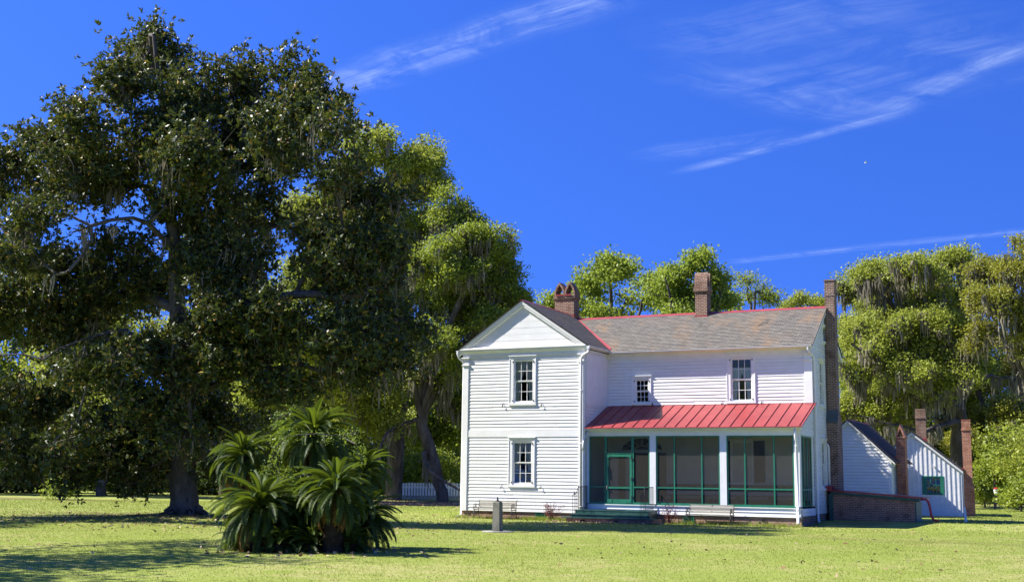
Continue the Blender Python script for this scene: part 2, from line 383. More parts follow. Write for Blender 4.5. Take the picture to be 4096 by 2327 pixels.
# ------------------------------------------------------------------ the white house
W, D, P, X2, HD = 6.06, 2.57, .25, 15.36, 2.67
EP = .42            # the porch eave hangs well in front of its posts
EZ, SL = 7.50, .665                       # eave height, roof slope
WR, MR = EZ + (W/2 + .3) * SL, EZ + (HD + .3) * SL     # ridge heights
house = thing('white_house', 'two-storey white clapboard house with slate roof, red porch roof and green screened porch', 'house', (0, 0, 0))

def clapboards(mb, T, u0, u1, v0, v1, e=.149, holes=(), lim=None, lap=.025):
    n = max(1, int(round((v1 - v0) / e))); e = (v1 - v0) / n
    for i in range(n):
        a = v0 + i * e; b = a + e; mid = a + e / 2
        lo, hi = u0, u1
        lo_t, hi_t = u0, u1
        if lim: lo, hi = lim(a); lo_t, hi_t = lim(b)
        if hi - lo < .03: continue
        segs = [(lo, hi, lo_t, hi_t)]
        for (h0, h1, g0, g1) in holes:
            if g0 < mid < g1:
                new = []
                for (p, q, pt, qt) in segs:
                    if h1 <= p or h0 >= q: new.append((p, q, pt, qt)); continue
                    if h0 > p: new.append((p, h0, pt, h0))
                    if h1 < q: new.append((h1, q, h1, qt))
                segs = new
        j0 = rnd.uniform(-.0035, .0035); hold = 0
        for (p, q, pt, qt) in segs:
            x = p
            while x < q - .01:
                if lim: y = q
                else: y = min(q, x + rnd.uniform(1.1, 2.8)); y = q if q - y < .5 else y
                j1 = rnd.uniform(-.0035, .0035); l0 = lap + rnd.uniform(-.0035, .0035)
                xt, yt = (pt if x == p else x), (qt if y == q else y)
                mb.quad(T(x, l0, a + j0 + .013), T(y, l0, a + j1 + .013), T(yt, .003, b + .006), T(xt, .003, b + .006))
                mb.m2.append(len(mb.f)); mb.quad(T(x, l0 - .006, a + j0), T(y, l0 - .006, a + j1), T(y, l0, a + j1 + .013), T(x, l0, a + j0 + .013))  # bottom strip in the darker second material, painted as lap shade
                mb.quad(T(x, -.012, a + j0 + .020), T(y, -.012, a + j1 + .020), T(y, l0 - .006, a + j1), T(x, l0 - .006, a + j0))
                x = y; j0 = j1 if rnd.random() < .75 else rnd.uniform(-.0035, .0035)

def curtains(par, T, u0, u1, v0, v1, tie=.42, w=-.115, up=True):
    mb = MB(); span = u1 - u0
    for sd in (0, 1):
        rows = 14; cols_ = 9
        def pt(i, j):
            f = i / rows; v = v1 + (v0 - v1) * f
            if f < 1 - tie: wd = .53 - .24 * (f / (1 - tie))**1.6
            else: wd = .29 - .05 * ((f - 1 + tie) / tie)
            q = j / cols_ * wd
            u = u0 + q * span if sd == 0 else u1 - q * span
            return T(u, w + .018 * math.sin(j * 2.1 + f * 2), v)
        for i in range(rows):
            for j in range(cols_): mb.quad(pt(i, j), pt(i, j + 1), pt(i + 1, j + 1), pt(i + 1, j))
    mb.build('curtain', M['curtain'], par, smooth=True)

def window(parent, T, tr, sa, cols_=3, rows=2, paint='trim', cur=None, blind=None, label=None, raised=0., sashm='trim'):
    (a0, a1, b0, b1), (s0, s1, t0, t1) = tr, sa
    mb = MB(); wp = .042
    mb.box(a0, s0 - .03, -.10, wp, b0 + .10, b1 - .10, T); mb.box(s1 + .03, a1, -.10, wp, b0 + .10, b1 - .10, T)
    mb.box(a0, a1, -.10, wp + .004, b1 - .10, b1, T); mb.box(a0 - .015, a1 + .015, -.10, wp + .035, b0, b0 + .10, T)
    mb.box(a0 - .03, a1 + .03, -.02, wp + .05, b1, b1 + .035, T)
    # outer back-band and inner stop
    for (x0, x1) in ((a0 + .005, a0 + .03), (a1 - .03, a1 - .005)): mb.box(x0, x1, wp, wp + .018, b0 + .11, b1 - .11, T)
    mb.box(s0 - .029, s0 - .001, -.11, .012, b0 + .101, b1 - .101, T); mb.box(s1 + .001, s1 + .029, -.11, .012, b0 + .101, b1 - .101, T)
    if b1 - .1 - t1 > .02: mb.box(s0 - .0, s1 + .0, -.11, .010, t1, b1 - .101, T)
    if t0 - b0 - .1 > .02: mb.box(s0 - .0, s1 + .0, -.11, .010, b0 + .101, t0, T)
    wn = mb.build('window', M[paint], parent); 
    if label: wn['label'] = label
    mid = (t0 + t1) / 2 + raised
    sb = MB(); gl = MB()
    for (y0, y1, wo) in ((mid, t1, -.035), (t0, mid, -.07)):
        fr = .038
        sb.box(s0, s0 + fr, wo - .035, wo, y0, y1, T); sb.box(s1 - fr, s1, wo - .035, wo, y0, y1, T)
        sb.box(s0 + fr, s1 - fr, wo - .034, wo - .001, y1 - fr, y1, T); sb.box(s0 + fr, s1 - fr, wo - .034, wo - .001, y0, y0 + fr, T)
        for i in range(1, cols_):
            u = s0 + fr + (s1 - s0 - 2*fr) * i / cols_; sb.box(u - .011, u + .011, wo - .026, wo - .004, y0 + fr, y1 - fr, T)
        for i in range(1, rows):
            v = y0 + fr + (y1 - y0 - 2*fr) * i / rows; sb.box(s0 + fr, s1 - fr, wo - .024, wo - .006, v - .011, v + .011, T)
        gl.quad(T(s0 + fr, wo - .018, y0 + fr), T(s1 - fr, wo - .018, y0 + fr), T(s1 - fr, wo - .018, y1 - fr), T(s0 + fr, wo - .018, y1 - fr))
    sb.build('sash', M[sashm], wn); gl.build('pane', M['glass'], wn)
    if cur: curtains(wn, T, s0, s1, cur[0], cur[1])
    if blind:
        bb = MB(); v = blind[1]
        while v > blind[0]:
            bb.box(s0 + .02, s1 - .02, -.20, -.165, v - .008, v, T); v -= .035
        bb.build('blind', M['blind'], wn)
    return wn

FT, MT, RTW = front(0), front(D), right(X2)
WIN_U = ((2.37, 3.70, 5.00, 7.20), (2.61, 3.53, 5.16, 6.99)); WIN_L = ((2.38, 3.68, 1.39, 3.56), (2.60, 3.50, 1.56, 3.36))
WIN_S = ((7.25, 8.19, 5.09, 6.38), (7.44, 8.04, 5.21, 6.21)); WIN_B = ((11.67, 12.94, 5.09, 7.20), (11.87, 12.76, 5.22, 7.02))
WIN_A = ((4.62, 5.42, 7.80, 8.60), (4.74, 5.30, 7.92, 8.50)); WIN_2 = ((3.72, 4.78, 4.95, 7.05), (3.90, 4.60, 5.10, 6.92)); WIN_1 = ((3.72, 4.84, 1.42, 3.60), (3.94, 4.66, 1.60, 3.44))
def hole(t): (a, b, c, d) = t[0]; (p, q, r, s) = t[1]; return (p - .06, q + .06, r - .06, s + .06)

mb = MB(); clapboards(mb, FT, .28, 5.80, .32, 3.60, .149, [hole(WIN_L)]); clapboards(mb, FT, .28, 5.80, 3.89, 7.17, .149, [hole(WIN_U)])
mb.build('wall', M['paint'], house)
mb = MB(); clapboards(mb, right(W), .10, D, 3.7, 7.42, .149); mb.box(W - .04, W - .003, .05, D, .3, 7.42); mb.build('wall', M['paint'], house)
for q in ((-.02, .05, .05, 10.4), (W - .10, W - .03, 7.95, 10.4), (.05, W - .1, 10.3, 10.4)):
    mb = MB(); mb.box(*q, .3, 7.45); mb.build('wall', M['paint'], house)
mb = MB(); clapboards(mb, MT, W + .10, 15.05, 5.06, 7.10, .149, [hole(WIN_S), hole(WIN_B)]); mb.box(W, W + .10, D - .02, D + .04, 5.0, 7.42)
mb.build('wall', M['paint'], house)
mb = MB(); rl = lambda v: (D + .01 if v < EZ + .1 else D - .22 + (v - EZ) / SL, 7.9 if v < EZ + .1 else 8.1 - (v - EZ) / SL)
clapboards(mb, RTW, D + .01, 7.9, .45, 9.3, .16, [hole(WIN_A), hole(WIN_2), hole(WIN_1)], lim=rl, lap=.022)
pr = lambda v: (P + .02 + max(0, (v - 3.9)) * (D - P) / 1.1, D + .0)
clapboards(mb, RTW, P, D, 3.63, 4.9, .16, lim=pr, lap=.022)
mb.build('wall', M['sidepaint'], house)
mb = MB(); mb.box(W, X2 - .06, 7.84, 7.92, .3, 7.45); mb.build('wall', M['paint'], house)
# floor slabs and rooms behind the windows
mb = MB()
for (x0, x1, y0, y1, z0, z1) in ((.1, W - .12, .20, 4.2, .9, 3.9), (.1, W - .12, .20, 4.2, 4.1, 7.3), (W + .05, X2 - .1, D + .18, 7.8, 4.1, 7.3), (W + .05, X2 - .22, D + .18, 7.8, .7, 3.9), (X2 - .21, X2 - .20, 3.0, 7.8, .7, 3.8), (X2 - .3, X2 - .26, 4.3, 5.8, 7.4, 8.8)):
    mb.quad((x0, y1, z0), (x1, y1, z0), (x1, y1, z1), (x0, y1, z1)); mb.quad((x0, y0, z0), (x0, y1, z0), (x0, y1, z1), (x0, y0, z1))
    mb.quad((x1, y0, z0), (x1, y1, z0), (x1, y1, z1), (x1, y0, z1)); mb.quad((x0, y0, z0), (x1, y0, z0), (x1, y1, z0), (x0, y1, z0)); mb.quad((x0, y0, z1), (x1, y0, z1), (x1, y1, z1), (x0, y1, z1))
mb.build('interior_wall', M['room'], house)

# trim
mb = MB()
mb.box(.02, 5.99, -.036, -.004, 3.60, 3.89)
mb.build('belt_board', M['trim'], house)
def pilaster(T, u0, u1, z0, z1, cap_lo, cap_hi, side=None):
    mb = MB(); mb.box(u0, u1, -.03, .055, z0, z1, T)
    mb.box(u0 - .05, u1 + .05, -.03, .105, cap_lo - .025, cap_lo + .015, T); mb.box(u0 - .02, u1 + .02, .05, .075, cap_lo - .055, cap_lo - .025, T)
    mb.box(u0 - .06, u1 + .06, -.03, .125, cap_hi - .02, cap_hi + .03, T); mb.box(u0 - .03, u1 + .03, .05, .085, cap_hi - .05, cap_hi - .02, T)
    mb.build('corner_pilaster', M['trim'], house)
pilaster(FT, 0.0, .28, .32, 7.20, 6.87, 7.19); pilaster(FT, 5.79, 6.075, .32, 7.20, 6.87, 7.19); pilaster(MT, 15.05, 15.385, 5.06, 7.2, 6.90, 7.17)
mb = MB(); mb.box(-.02, W + .02, -.03, .062, 7.222, 7.45, FT); mb.box(W + .02, X2 + .02, -.03, .05, 7.205, 7.42, MT); mb.box(W + .12, 15.0, -.03, .03, 7.10, 7.204, MT); mb.box(.3, 5.77, -.03, .03, 7.17, 7.221, FT); mb.build('frieze', M['trim'], house)
mb = MB(); mb.box(W, W + .035, .07, D - .03, 5.0, 7.2); mb.build('corner_board', M['trim'], house)
# pediment
mb = MB(); n = 7; z0 = 7.62
for i in range(n):
    a = z0 + (WR - .12 - z0) * i / n; b = z0 + (WR - .12 - z0) * (i + 1) / n
    f = lambda v: ((v - EZ) / SL - .3, W + .3 - (v - EZ) / SL)
    (l0, r0), (l1, r1) = f(a), f(b)
    l0, r0 = max(l0, 0), min(r0, W)
    y = -.02 - .004 * (i % 2); mb.quad((l0, y, a + .006), (r0, y, a + .006), (r1, y, b), (l1, y, b)); mb.quad((l0, y + .012, a), (r0, y + .012, a), (r0, y + .012, a + .02), (l0, y + .012, a + .02))
    for q in range(2):
        x = l0 + (r0 - l0) * rnd.uniform(.15, .85); mb.quad((x, y - .001, a + .01), (x + .006, y - .001, a + .01), (x + .006, y - .001, b - .01), (x, y - .001, b - .01)) if False else None
mb.build('pediment_panel', M['trim'], house)
mb = MB()
sec = [(-.002, 7.452), (-.14, 7.452), (-.16, 7.48), (-.16, 7.53), (-.002, 7.53)]
mb.prism([(-.18, y, z) for y, z in sec], (W + .36, 0, 0)); mb.prism([(-.10, y, z) for y, z in ((-.002, 7.531), (-.18, 7.531), (-.20, 7.55), (-.20, 7.585), (-.05, 7.67), (-.002, 7.67))], (W + .20, 0, 0)); mb.prism([(-.1, y, z) for y, z in ((-.064, 7.36), (-.12, 7.44), (-.12, 7.4515), (-.064, 7.4515))], (W + .2, 0, 0))
mb.build('cornice', M['trim'], house)
mb = MB()
for sg in (-1, 1):
    for (y0, y1, d0, d1) in ((-.17, -.005, .17, .02), (-.13, -.004, .27, .172), (-.185, -.171, .09, .015)):
        pts = []
        for (xx, dz) in ((0, d0), (W/2 + .20, d0), (W/2 + .20, d1), (0, d1)):
            pts.append((W/2 + sg * xx, y0, WR - xx * SL - dz))
        mb.prism(pts, (0, y1 - y0, 0))
mb.build('rake_trim', M['trim'], house)
mb = MB()      # right gable rake and eave returns
for sg in (-1, 1):
    pts = [(X2 + .005, D + HD + sg * xx, MR - xx * SL - dz) for (xx, dz) in ((0, .26), (HD + .3, .26), (HD + .3, .02), (0, .02))]
    mb.prism(pts, (.10, 0, 0))
mb.build('rake_trim', M['sidepaint'], house)
mb = MB(); mb.box(W + .3, X2 + .1, D - .28, D - .002, 7.40, 7.44); mb.box(W + .3, X2 + .1, D - .29, D - .26, 7.441, 7.50); mb.box(W + .002, W + .19, -.1, D - .03, 7.46, 7.50); mb.build('soffit', M['trim'], house)

# roofs
def slope(mb, O, U, L, S, H, e=.14, jit=.006):
    O, U, S = np.array(O, float), np.array(U, float), np.array(S, float); S /= np.linalg.norm(S); N = np.cross(U, S); N *= np.sign(N[2]) / np.linalg.norm(N)
    n = int(math.ceil(H / e)); m_ = max(1, int(L / .9))
    for i in range(n):
        s0, s1 = i * e, min(H, (i + 1) * e + .01); j = rnd.uniform(-jit, jit); sh = rnd.uniform(0, 50)
        js = [rnd.uniform(-jit, jit) for _ in range(m_ + 1)]
        for k in range(m_):
            ua, ub = L * k / m_, L * (k + 1) / m_
            pa = lambda u, s, h: O + U * u + S * s + N * h
            mb.quad(pa(ua, s0 + js[k], .020), pa(ub, s0 + js[k+1], .020), pa(ub, s1, .006), pa(ua, s1, .006), uv=[(ua, s0), (ub, s0), (ub, s0 + e), (ua, s0 + e)])
            mb.quad(pa(ua, s0 + js[k], .0), pa(ub, s0 + js[k+1], .0), pa(ub, s0 + js[k+1], .020), pa(ua, s0 + js[k], .020), uv=[(ua, s0 + .001)] * 4)
    # deck under the shingles
    pa = lambda u, s, h: O + U * u + S * s + N * h
    mb.prism([pa(0, .01, -.002), pa(L, .01, -.002), pa(L, H - .02, -.002), pa(0, H - .02, -.002)], -N * .035)
hyp = math.sqrt(1 + SL * SL)
mb = MB(); slope(mb, (W + .22, -.20, EZ + .06), (0, 1, 0), 10.8, (-1, 0, SL), (W/2 + .22) * hyp); slope(mb, (-.22, 10.6, EZ + .06), (0, -1, 0), 10.8, (1, 0, SL), (W/2 + .22) * hyp)
rw = mb.build('roof', M['slate'], house, uv=True)
mb = MB(); slope(mb, (3.2, D - .34, EZ - .02), (1, 0, 0), X2 + .14 - 3.2, (0, 1, SL), (HD + .34) * hyp); slope(mb, (X2 + .14, D + 2*HD + .34, EZ - .02), (-1, 0, 0), X2 + .14 - 3.2, (0, -1, SL), (HD + .34) * hyp)
rm = mb.build('roof', M['slate'], house, uv=True); rm['label'] = 'grey slate roof stained orange and black'
mb = MB()
for sg in (-1, 1): mb.prism([(W/2, -.21, WR + .035), (W/2 + sg * .13, -.21, WR + .035 - .13 * SL), (W/2 + sg * .13, -.21, WR + .02 - .13 * SL), (W/2, -.21, WR + .02)], (0, 10.8, 0))
mb.build('ridge_cap', M['red'], rw)
mb = MB(); yr = D + HD
for sg in (-1, 1): mb.prism([(3.1, yr, MR + .040), (3.1, yr + sg * .15, MR + .040 - .15 * SL), (3.1, yr + sg * .15, MR + .025 - .15 * SL), (3.1, yr, MR + .025)], (X2 + .15 - 3.1, 0, 0))
mb.build('ridge_cap', M['red'], rm)
mb = MB(); vb, vt = np.array([W + .22, D - .22, EZ + .092]), np.array([3.30, yr - .06, MR + .012])
mb.quad(vb + (-.13, -.02, .13 * SL + .01), vb, vt, vt + (-.13, -.02, .13 * SL + .01)); mb.quad(vb, vb + (.02, .13, .13 * SL + .01), vt + (.02, .13, .13 * SL + .01), vt); mb.build('valley_flashing', M['red'], rm)

# gutters and downspouts
def gutter(p0, p1, out, r=.062):
    mb = MB(); p0, p1, out = map(lambda q: np.array(q, float), (p0, p1, out)); n = 8; L = np.linalg.norm(p1 - p0); m_ = max(2, int(L / 1.6))
    for k in range(m_):
        a, b = p0 + (p1 - p0) * k / m_, p0 + (p1 - p0) * (k + 1) / m_
        for rr in (r, r - .006):
            prof = [(math.cos(t), math.sin(t)) for t in np.linspace(math.pi, 2 * math.pi, n)]
            for i in range(n - 1):
                q = [out * (c * rr) + np.array([0, 0, s_ * rr]) for c, s_ in prof[i:i+2]]
                mb.quad(a + q[0], b + q[0], b + q[1], a + q[1])
        mb.tube([a - out * r + (0, 0, .005), a + out * r + (0, 0, .005)], .007, 4)
        mb.tube([a + out * r, b + out * r], .011, 5)
    for q in (p0, p1): mb.prism([q + out * (c * r) + np.array([0, 0, s_ * r]) for c, s_ in [(math.cos(t), math.sin(t)) for t in np.linspace(math.pi, 2 * math.pi, n)]], (p1 - p0) / L * .004)
    return mb.build('gutter', M['gutter'], house, smooth=False)
gutter((W + .24, D - .36, EZ - .045), (X2 + .1, D - .36, EZ - .045), (0, -1, 0)); gutter((W + .25, -.19, EZ + .03), (W + .25, D - .36, EZ + .03), (1, 0, 0)); gutter((-.25, 10, EZ + .03), (-.25, -.19, EZ + .03), (-1, 0, 0))
gutter((W + .02, EP - .40, 3.93), (X2 + .1, EP - .40, 3.93), (0, -1, 0))
def downspout(path, r=.045, clips=()):
    mb = MB(); mb.tube(path, r, 10)
    for q in clips: mb.tube([np.array(q) - (0, 0, .02), np.array(q) + (0, 0, .02)], r + .012, 10)
    return mb.build('downspout', M['gutter'], house, smooth=True)
downspout([(W + .25, -.15, 7.50), (W + .25, -.15, 7.40), (W + .22, -.16, 7.28), (W + .02, -.16, 7.16), (5.95, -.125, 7.06), (5.94, -.125, 6.9), (5.94, -.125, .42)], .05, [(5.94, -.125, 5.6), (5.94, -.125, 3.3), (5.94, -.125, .6)])
downspout([(-.25, -.14, 7.50), (-.25, -.14, 7.38), (-.20, -.1, 7.2), (-.07, .1, 7.02), (-.065, .12, 6.8), (-.065, .12, .15), (-.10, .02, .04), (-.2, -.15, .03)], .05)
downspout([(W + .12, EP - .40, 3.90), (W + .12, EP - .38, 3.74), (W + .03, EP - .44, 3.52), (6.04, -.14, 3.38), (6.04, -.14, 3.0)], .045)
downspout([(15.22, EP - .40, 3.90), (15.22, EP - .40, 3.72), (15.24, P - .22, 3.50), (15.24, P - .12, 3.38), (15.235, P - .11, .16), (15.235, P - .16, .10)], .06, [(15.24, P - .11, 3.2), (15.235, P - .11, .65)])
downspout([(15.30, D - .36, 7.44), (15.30, D - .36, 7.30), (15.36, D - .22, 7.14), (15.43, D + .02, 7.04), (15.45, D + .12, 6.9), (15.45, D + .14, .35), (15.47, D + .10, .22), (15.55, D - .12, .16)], .05, [(15.45, D + .13, 5.6), (15.45, D + .13, 3.9), (15.45, D + .14, 1.6)])
downspout([(15.40, 4.80, 3.35), (15.44, 4.84, 3.38), (15.46, 4.94, 3.30), (15.46, 4.95, 3.1), (15.46, 4.95, 1.45)], .05, [(15.46, 4.95, 2.6)])

# windows
window(house, FT, *WIN_U, cur=(5.2, 6.95), blind=(6.45, 6.95)); window(house, FT, *WIN_L, cur=(2.1, 3.3), blind=None)
window(house, MT, *WIN_S, label='small square window over the porch roof'); window(house, MT, *WIN_B, cur=(5.25, 6.65), blind=(6.6, 7.0))
window(house, RTW, *WIN_A, cols_=2, rows=1, paint='sidepaint', sashm='sidepaint'); window(house, RTW, *WIN_2, paint='sidepaint', sashm='sidepaint'); window(house, RTW, *WIN_1, paint='sidepaint', sashm='sidepaint')
def hook(x, y, z):
    mb = MB(); mb.tube([(x, y, z + .07), (x, y - .05, z + .02), (x, y - .06, z - .05)], .008, 5); mb.box(x - .03, x + .03, y - .065, y - .055, z - .10, z - .03); mb.tube([(x, y + .03, z), (x, y - .055, z)], .008, 5); mb.build('shutter_hook', M['iron'], house)
for x, z in ((2.04, 1.42), (3.97, 1.43), (2.07, 5.05), (3.99, 5.04)): hook(x, -.02, z)
for x in (8.25, 11.45, 13.2): hook(x, D - .02, 5.14)
for tr in (WIN_U, WIN_L, WIN_B, WIN_S):
    y = 0 if tr in (WIN_U, WIN_L) else D
    (a0, a1, b0, b1), (s0, s1, t0, t1) = tr
    for x in (s0 - .05, s1 + .05):
        for z in (t0 + .04, t1 - .05):
            mb = MB(); mb.box(x - .018, x + .018, y - .062, y - .04, z - .035, z + .035); mb.tube([(x, y - .07, z - .03), (x, y - .07, z + .03)], .010, 5); mb.build('shutter_hinge', M['iron'], house)

# foundations
mb = MB(); mb.box(.03, W - .03, .03, 10.3, -.1, .322); mb.box(W - .029, X2 - .03, P + .03, 7.85, -.1, .335)
fo = mb.build('foundation', M['brick_base'], house)
mb = MB(); mb.box(X2 - .029, X2 - .02, P + .031, 7.85, -.1, .44); mb.build('foundation', M['brick_side'], house)
mb = MB()
for (x, z) in ((13.78, .20), (13.93, .12), (13.63, .12), (13.78, .04)):
    mb = MB(); mb.box(x - .06, x + .06, P + .018, P + .0285, z - .035, z + .035); mb.build('foundation_opening', M['dark'], house)
def vent(x0, x1, y, z0, z1):
    mb = MB(); mb.box(x0, x1, y - .03, y - .01, z0, z0 + .03); mb.box(x0, x1, y - .03, y - .01, z1 - .03, z1); mb.box(x0, x0 + .03, y - .03, y - .01, z0 + .03, z1 - .03); mb.box(x1 - .03, x1, y - .03, y - .01, z0 + .03, z1 - .03)
    n = 5
    for i in range(n):
        for j in range(3):
            cx, cz = x0 + .03 + (x1 - x0 - .06) * (i + .5) / n, z0 + .03 + (z1 - z0 - .06) * (j + .5) / 3; r = .036
            mb.tube([(cx + r * math.cos(t), y - .02, cz + r * math.sin(t)) for t in np.linspace(0, 2*math.pi, 9)], .007, 4)
    v_ = mb.build('foundation_vent', M['green'], house); mb = MB(); mb.box(x0 + .02, x1 - .02, y - .008, y + .01, z0 + .02, z1 - .02); mb.build('vent_backing', M['dark'], v_)
vent(3.72, 4.18, .03, .06, .30); vent(10.43, 10.87, P + .03, .04, .31)

# porch
mb = MB(); hp = (5.06 - 3.96); Yt, Ye = D, P - .37; tp = lambda u, s, h: np.array([u, Yt + (Ye - Yt) * s, 5.06 - (5.06 - 3.97) * s + h])
mb.prism([tp(W + .02, 0, 0), tp(X2 + .17, 0, 0), tp(X2 + .17, 1, 0), tp(W + .02, 1, 0)], (0, 0, -.03))
x = W + .33
while x < X2 + .16:
    mb.prism([tp(x - .011, 0, .001), tp(x + .011, 0, .001), tp(x + .011, .995, .001), tp(x - .011, .995, .001)], (0, 0, .036)); x += .475
mb.prism([tp(X2 + .15, 0, .001), tp(X2 + .17, 0, .001), tp(X2 + .17, 1, .001), tp(X2 + .15, 1, .001)], (0, 0, .02))
mb.build('porch_roof', M['red'], house)
mb = MB(); mb.box(W, X2 + .01, P - .03, P + .12, 3.63, 3.90); mb.box(W, X2 + .1, EP - .32, P - .031, 3.84, 3.88); mb.box(W, X2 + .1, EP - .345, EP - .321, 3.84, 3.945); mb.box(X2 - .10, X2 + .008, P + .121, D, 3.63, 3.80); mb.build('porch_beam', M['trim'], house)
mb = MB(); mb.box(W + .01, X2 - .11, P + .121, D - .005, 3.70, 3.74); mb.build('porch_ceiling', M['porchwall'], house)
mb = MB(); mb.box(W + .01, X2 - .02, P + .01, D - .005, .64, .70); mb.build('porch_floor', M['dado'], house)
for (x0, x1) in ((W + .003, 6.165), (8.95, 9.225), (12.02, 12.305), (15.10, X2)):
    mb = MB(); mb.box(x0, x1, P - .02, P + .13, .78, 3.63); mb.build('porch_post', M['trim'], house)
mb = MB(); mb.box(X2 - .14, X2 - .001, 2.29, D, .78, 3.63); mb.build('porch_post', M['sidepaint'], house)
mb = MB(); clapboards(mb, front(P), W + .02, X2 - .0, .345, .70, .18, lap=.03); mb.box(W + .02, X2, P - .06, P + .1, .70, .735); clapboards(mb, right(X2), P + .01, D, .41, .70, .15, lap=.025); mb.build('porch_skirt', M['trim'], house)
mb = MB(); mb.box(6.165, 8.95, P - .045, P + .05, .736, .775); mb.box(9.20, 15.12, P - .045, P + .05, .736, .779); mb.build('porch_sill', M['green'], house)
mb = MB(); mb.quad((W + .01, D - .006, .7), (X2 - .1, D - .006, .7), (X2 - .1, D - .006, 3.72), (W + .01, D - .006, 3.72)); mb.quad((W + .004, .1, .5), (W + .004, D, .5), (W + .004, D, 3.72), (W + .004, .1, 3.72)); mb.build('porch_wall', M['porchwall'], house)
def screen(T, u0, u1, z0, z1, mull, rails, name='screen_panel'):
    mb = MB(); f = .055; y0, y1 = -.05, .0
    mb.box(u0, u0 + f, y0, y1, z0, z1, T); mb.box(u1 - f, u1, y0, y1, z0, z1, T); mb.box(u0 + f, u1 - f, y0, y1 - .002, z1 - f, z1, T); mb.box(u0 + f, u1 - f, y0, y1 - .002, z0, z0 + f, T)
    ms = [(u0 + f, u0 + f)] + [(m_ - f/2, m_ + f/2) for m_ in mull] + [(u1 - f, u1 - f)]
    for a, b in ms[1:-1]: mb.box(a, b, y0, y1 - .001, z0 + f, z1 - f, T)
    for r_ in rails:
        for (a, b), (c, d) in zip(ms[:-1], ms[1:]): mb.box(b, c, y0, y1 - .003, r_ - .028, r_ + .028, T)
    fr = mb.build(name, M['green'], house); mb = MB(); mb.quad(T(u0 + f, -.03, z0 + f), T(u1 - f, -.03, z0 + f), T(u1 - f, -.03, z1 - f), T(u0 + f, -.03, z1 - f)); mb.build('screen_mesh', M['screen'], fr); return fr
PT = front(P)
screen(PT, 6.17, 6.93, .78, 3.625, [], [1.47]); screen(PT, 8.17, 8.945, .78, 3.625, [], [1.46]); screen(PT, 6.932, 8.168, 2.87, 3.623, [], [])
screen(PT, 9.23, 12.015, .78, 3.625, [10.04, 11.24], [1.46]); screen(PT, 12.31, 15.095, .78, 3.625, [13.07, 14.28], [1.46]); screen(right(X2 - .03), .56, 2.285, .78, 3.625, [.95, 1.55], [1.46])
mb = MB(); x0, x1, z0, z1 = 6.955, 8.145, .785, 2.845; T = PT; f = .105
mb.box(x0, x0 + f, -.04, .012, z0, z1, T); mb.box(x1 - f, x1, -.04, .012, z0, z1, T); mb.box(x0 + f, x1 - f, -.04, .010, z1 - .10, z1, T); mb.box(x0 + f, x1 - f, -.04, .010, 1.395, 1.475, T); mb.box(x0 + f, x1 - f, -.04, .010, z0, .95, T)
for (a, b, c, d) in ((x0 + .03, x0 + .28, .80, .955), (x1 - .28, x1 - .03, .80, .955), (x0 + .03, x0 + .17, 2.72, 2.83), (x1 - .17, x1 - .03, 2.72, 2.83)): mb.box(a, b, .013, .022, c, d, T)
door = mb.build('screen_door', M['green'], house)
mb = MB(); mb.quad(T(x0 + f, -.015, .95), T(x1 - f, -.015, .95), T(x1 - f, -.015, z1 - .1), T(x0 + f, -.015, z1 - .1)); mb.build('screen_mesh', M['screen'], door)
mb = MB(); mb.box(x0 + .02, x0 + .06, .013, .03, 1.36, 1.52, T); mb.tube([T(x0 + .045, .03, 1.40), T(x0 + .045, .065, 1.42), T(x0 + .045, .065, 1.48), T(x0 + .045, .03, 1.50)], .009, 6); mb.build('handle', M['slab'], door)
for z in (2.65, 1.82, 1.05): mb = MB(); mb.box(x1 - .03, x1 + .03, .013, .024, z - .06, z + .06, T); mb.build('hinge', M['iron'], door)
# things on the wall inside the porch
mb = MB(); cx, rx, rz, zb_ = 7.74, .98, .55, 3.08; arc = [(cx + rx * math.cos(t), D - .02, zb_ + rz * math.sin(t)) for t in np.linspace(0, math.pi, 17)]
mb.prism(arc, (0, .008, 0)); fl = mb.build('fanlight', M['dark'], house); mb = MB()
for k in range(1, 6): t = math.pi * k / 6; mb.tube([(cx + .35 * rx * math.cos(t), D - .03, zb_ + .35 * rz * math.sin(t)), (cx + rx * math.cos(t), D - .03, zb_ + rz * math.sin(t))], .012, 5)
mb.tube([(cx + .35 * rx * math.cos(t), D - .03, zb_ + .35 * rz * math.sin(t)) for t in np.linspace(0, math.pi, 9)], .012, 5); mb.tube([(q[0], D - .03, q[2]) for q in arc], .03, 5); mb.tube([(cx - rx, D - .03, zb_), (cx + rx, D - .03, zb_)], .03, 5); mb.build('muntin', M['porchwall'], fl)
mb = MB(); mb.box(7.30, 8.18, D - .03, D - .008, .70, 2.96); dr = mb.build('front_door', M['shutter'], house); mb = MB()
for (a, b) in ((.85, 1.65), (1.8, 2.85)):
    for c in (7.38, 7.78): mb.box(c, c + .32, D - .04, D - .031, a, b)
mb.build('door_panel', M['shutter'], dr)
for (a, b, z0, z1) in ((8.50, 8.87, .9, 2.96), (6.62, 6.95, .9, 2.96), (12.82, 13.29, 1.72, 3.48), (11.30, 11.77, 1.72, 3.48)):
    mb = MB(); mb.box(a, b, D - .05, D - .01, z0, z1); z = z0 + .08
    while z < z1 - .1: mb.box(a + .04, b - .04, D - .058, D - .0505, z, z + .035); z += .055
    mb.build('shutter', M['shutter'], house)
window(house, front(D - .01), (11.78, 12.80, 1.62, 3.52), (11.88, 12.70, 1.74, 3.40), rows=2, cur=(2.6, 3.35))
mb = MB(); mb.box(8.9, X2 - .12, D - .03, D - .008, .705, 1.0); mb.build('wainscot', M['dado'], house)

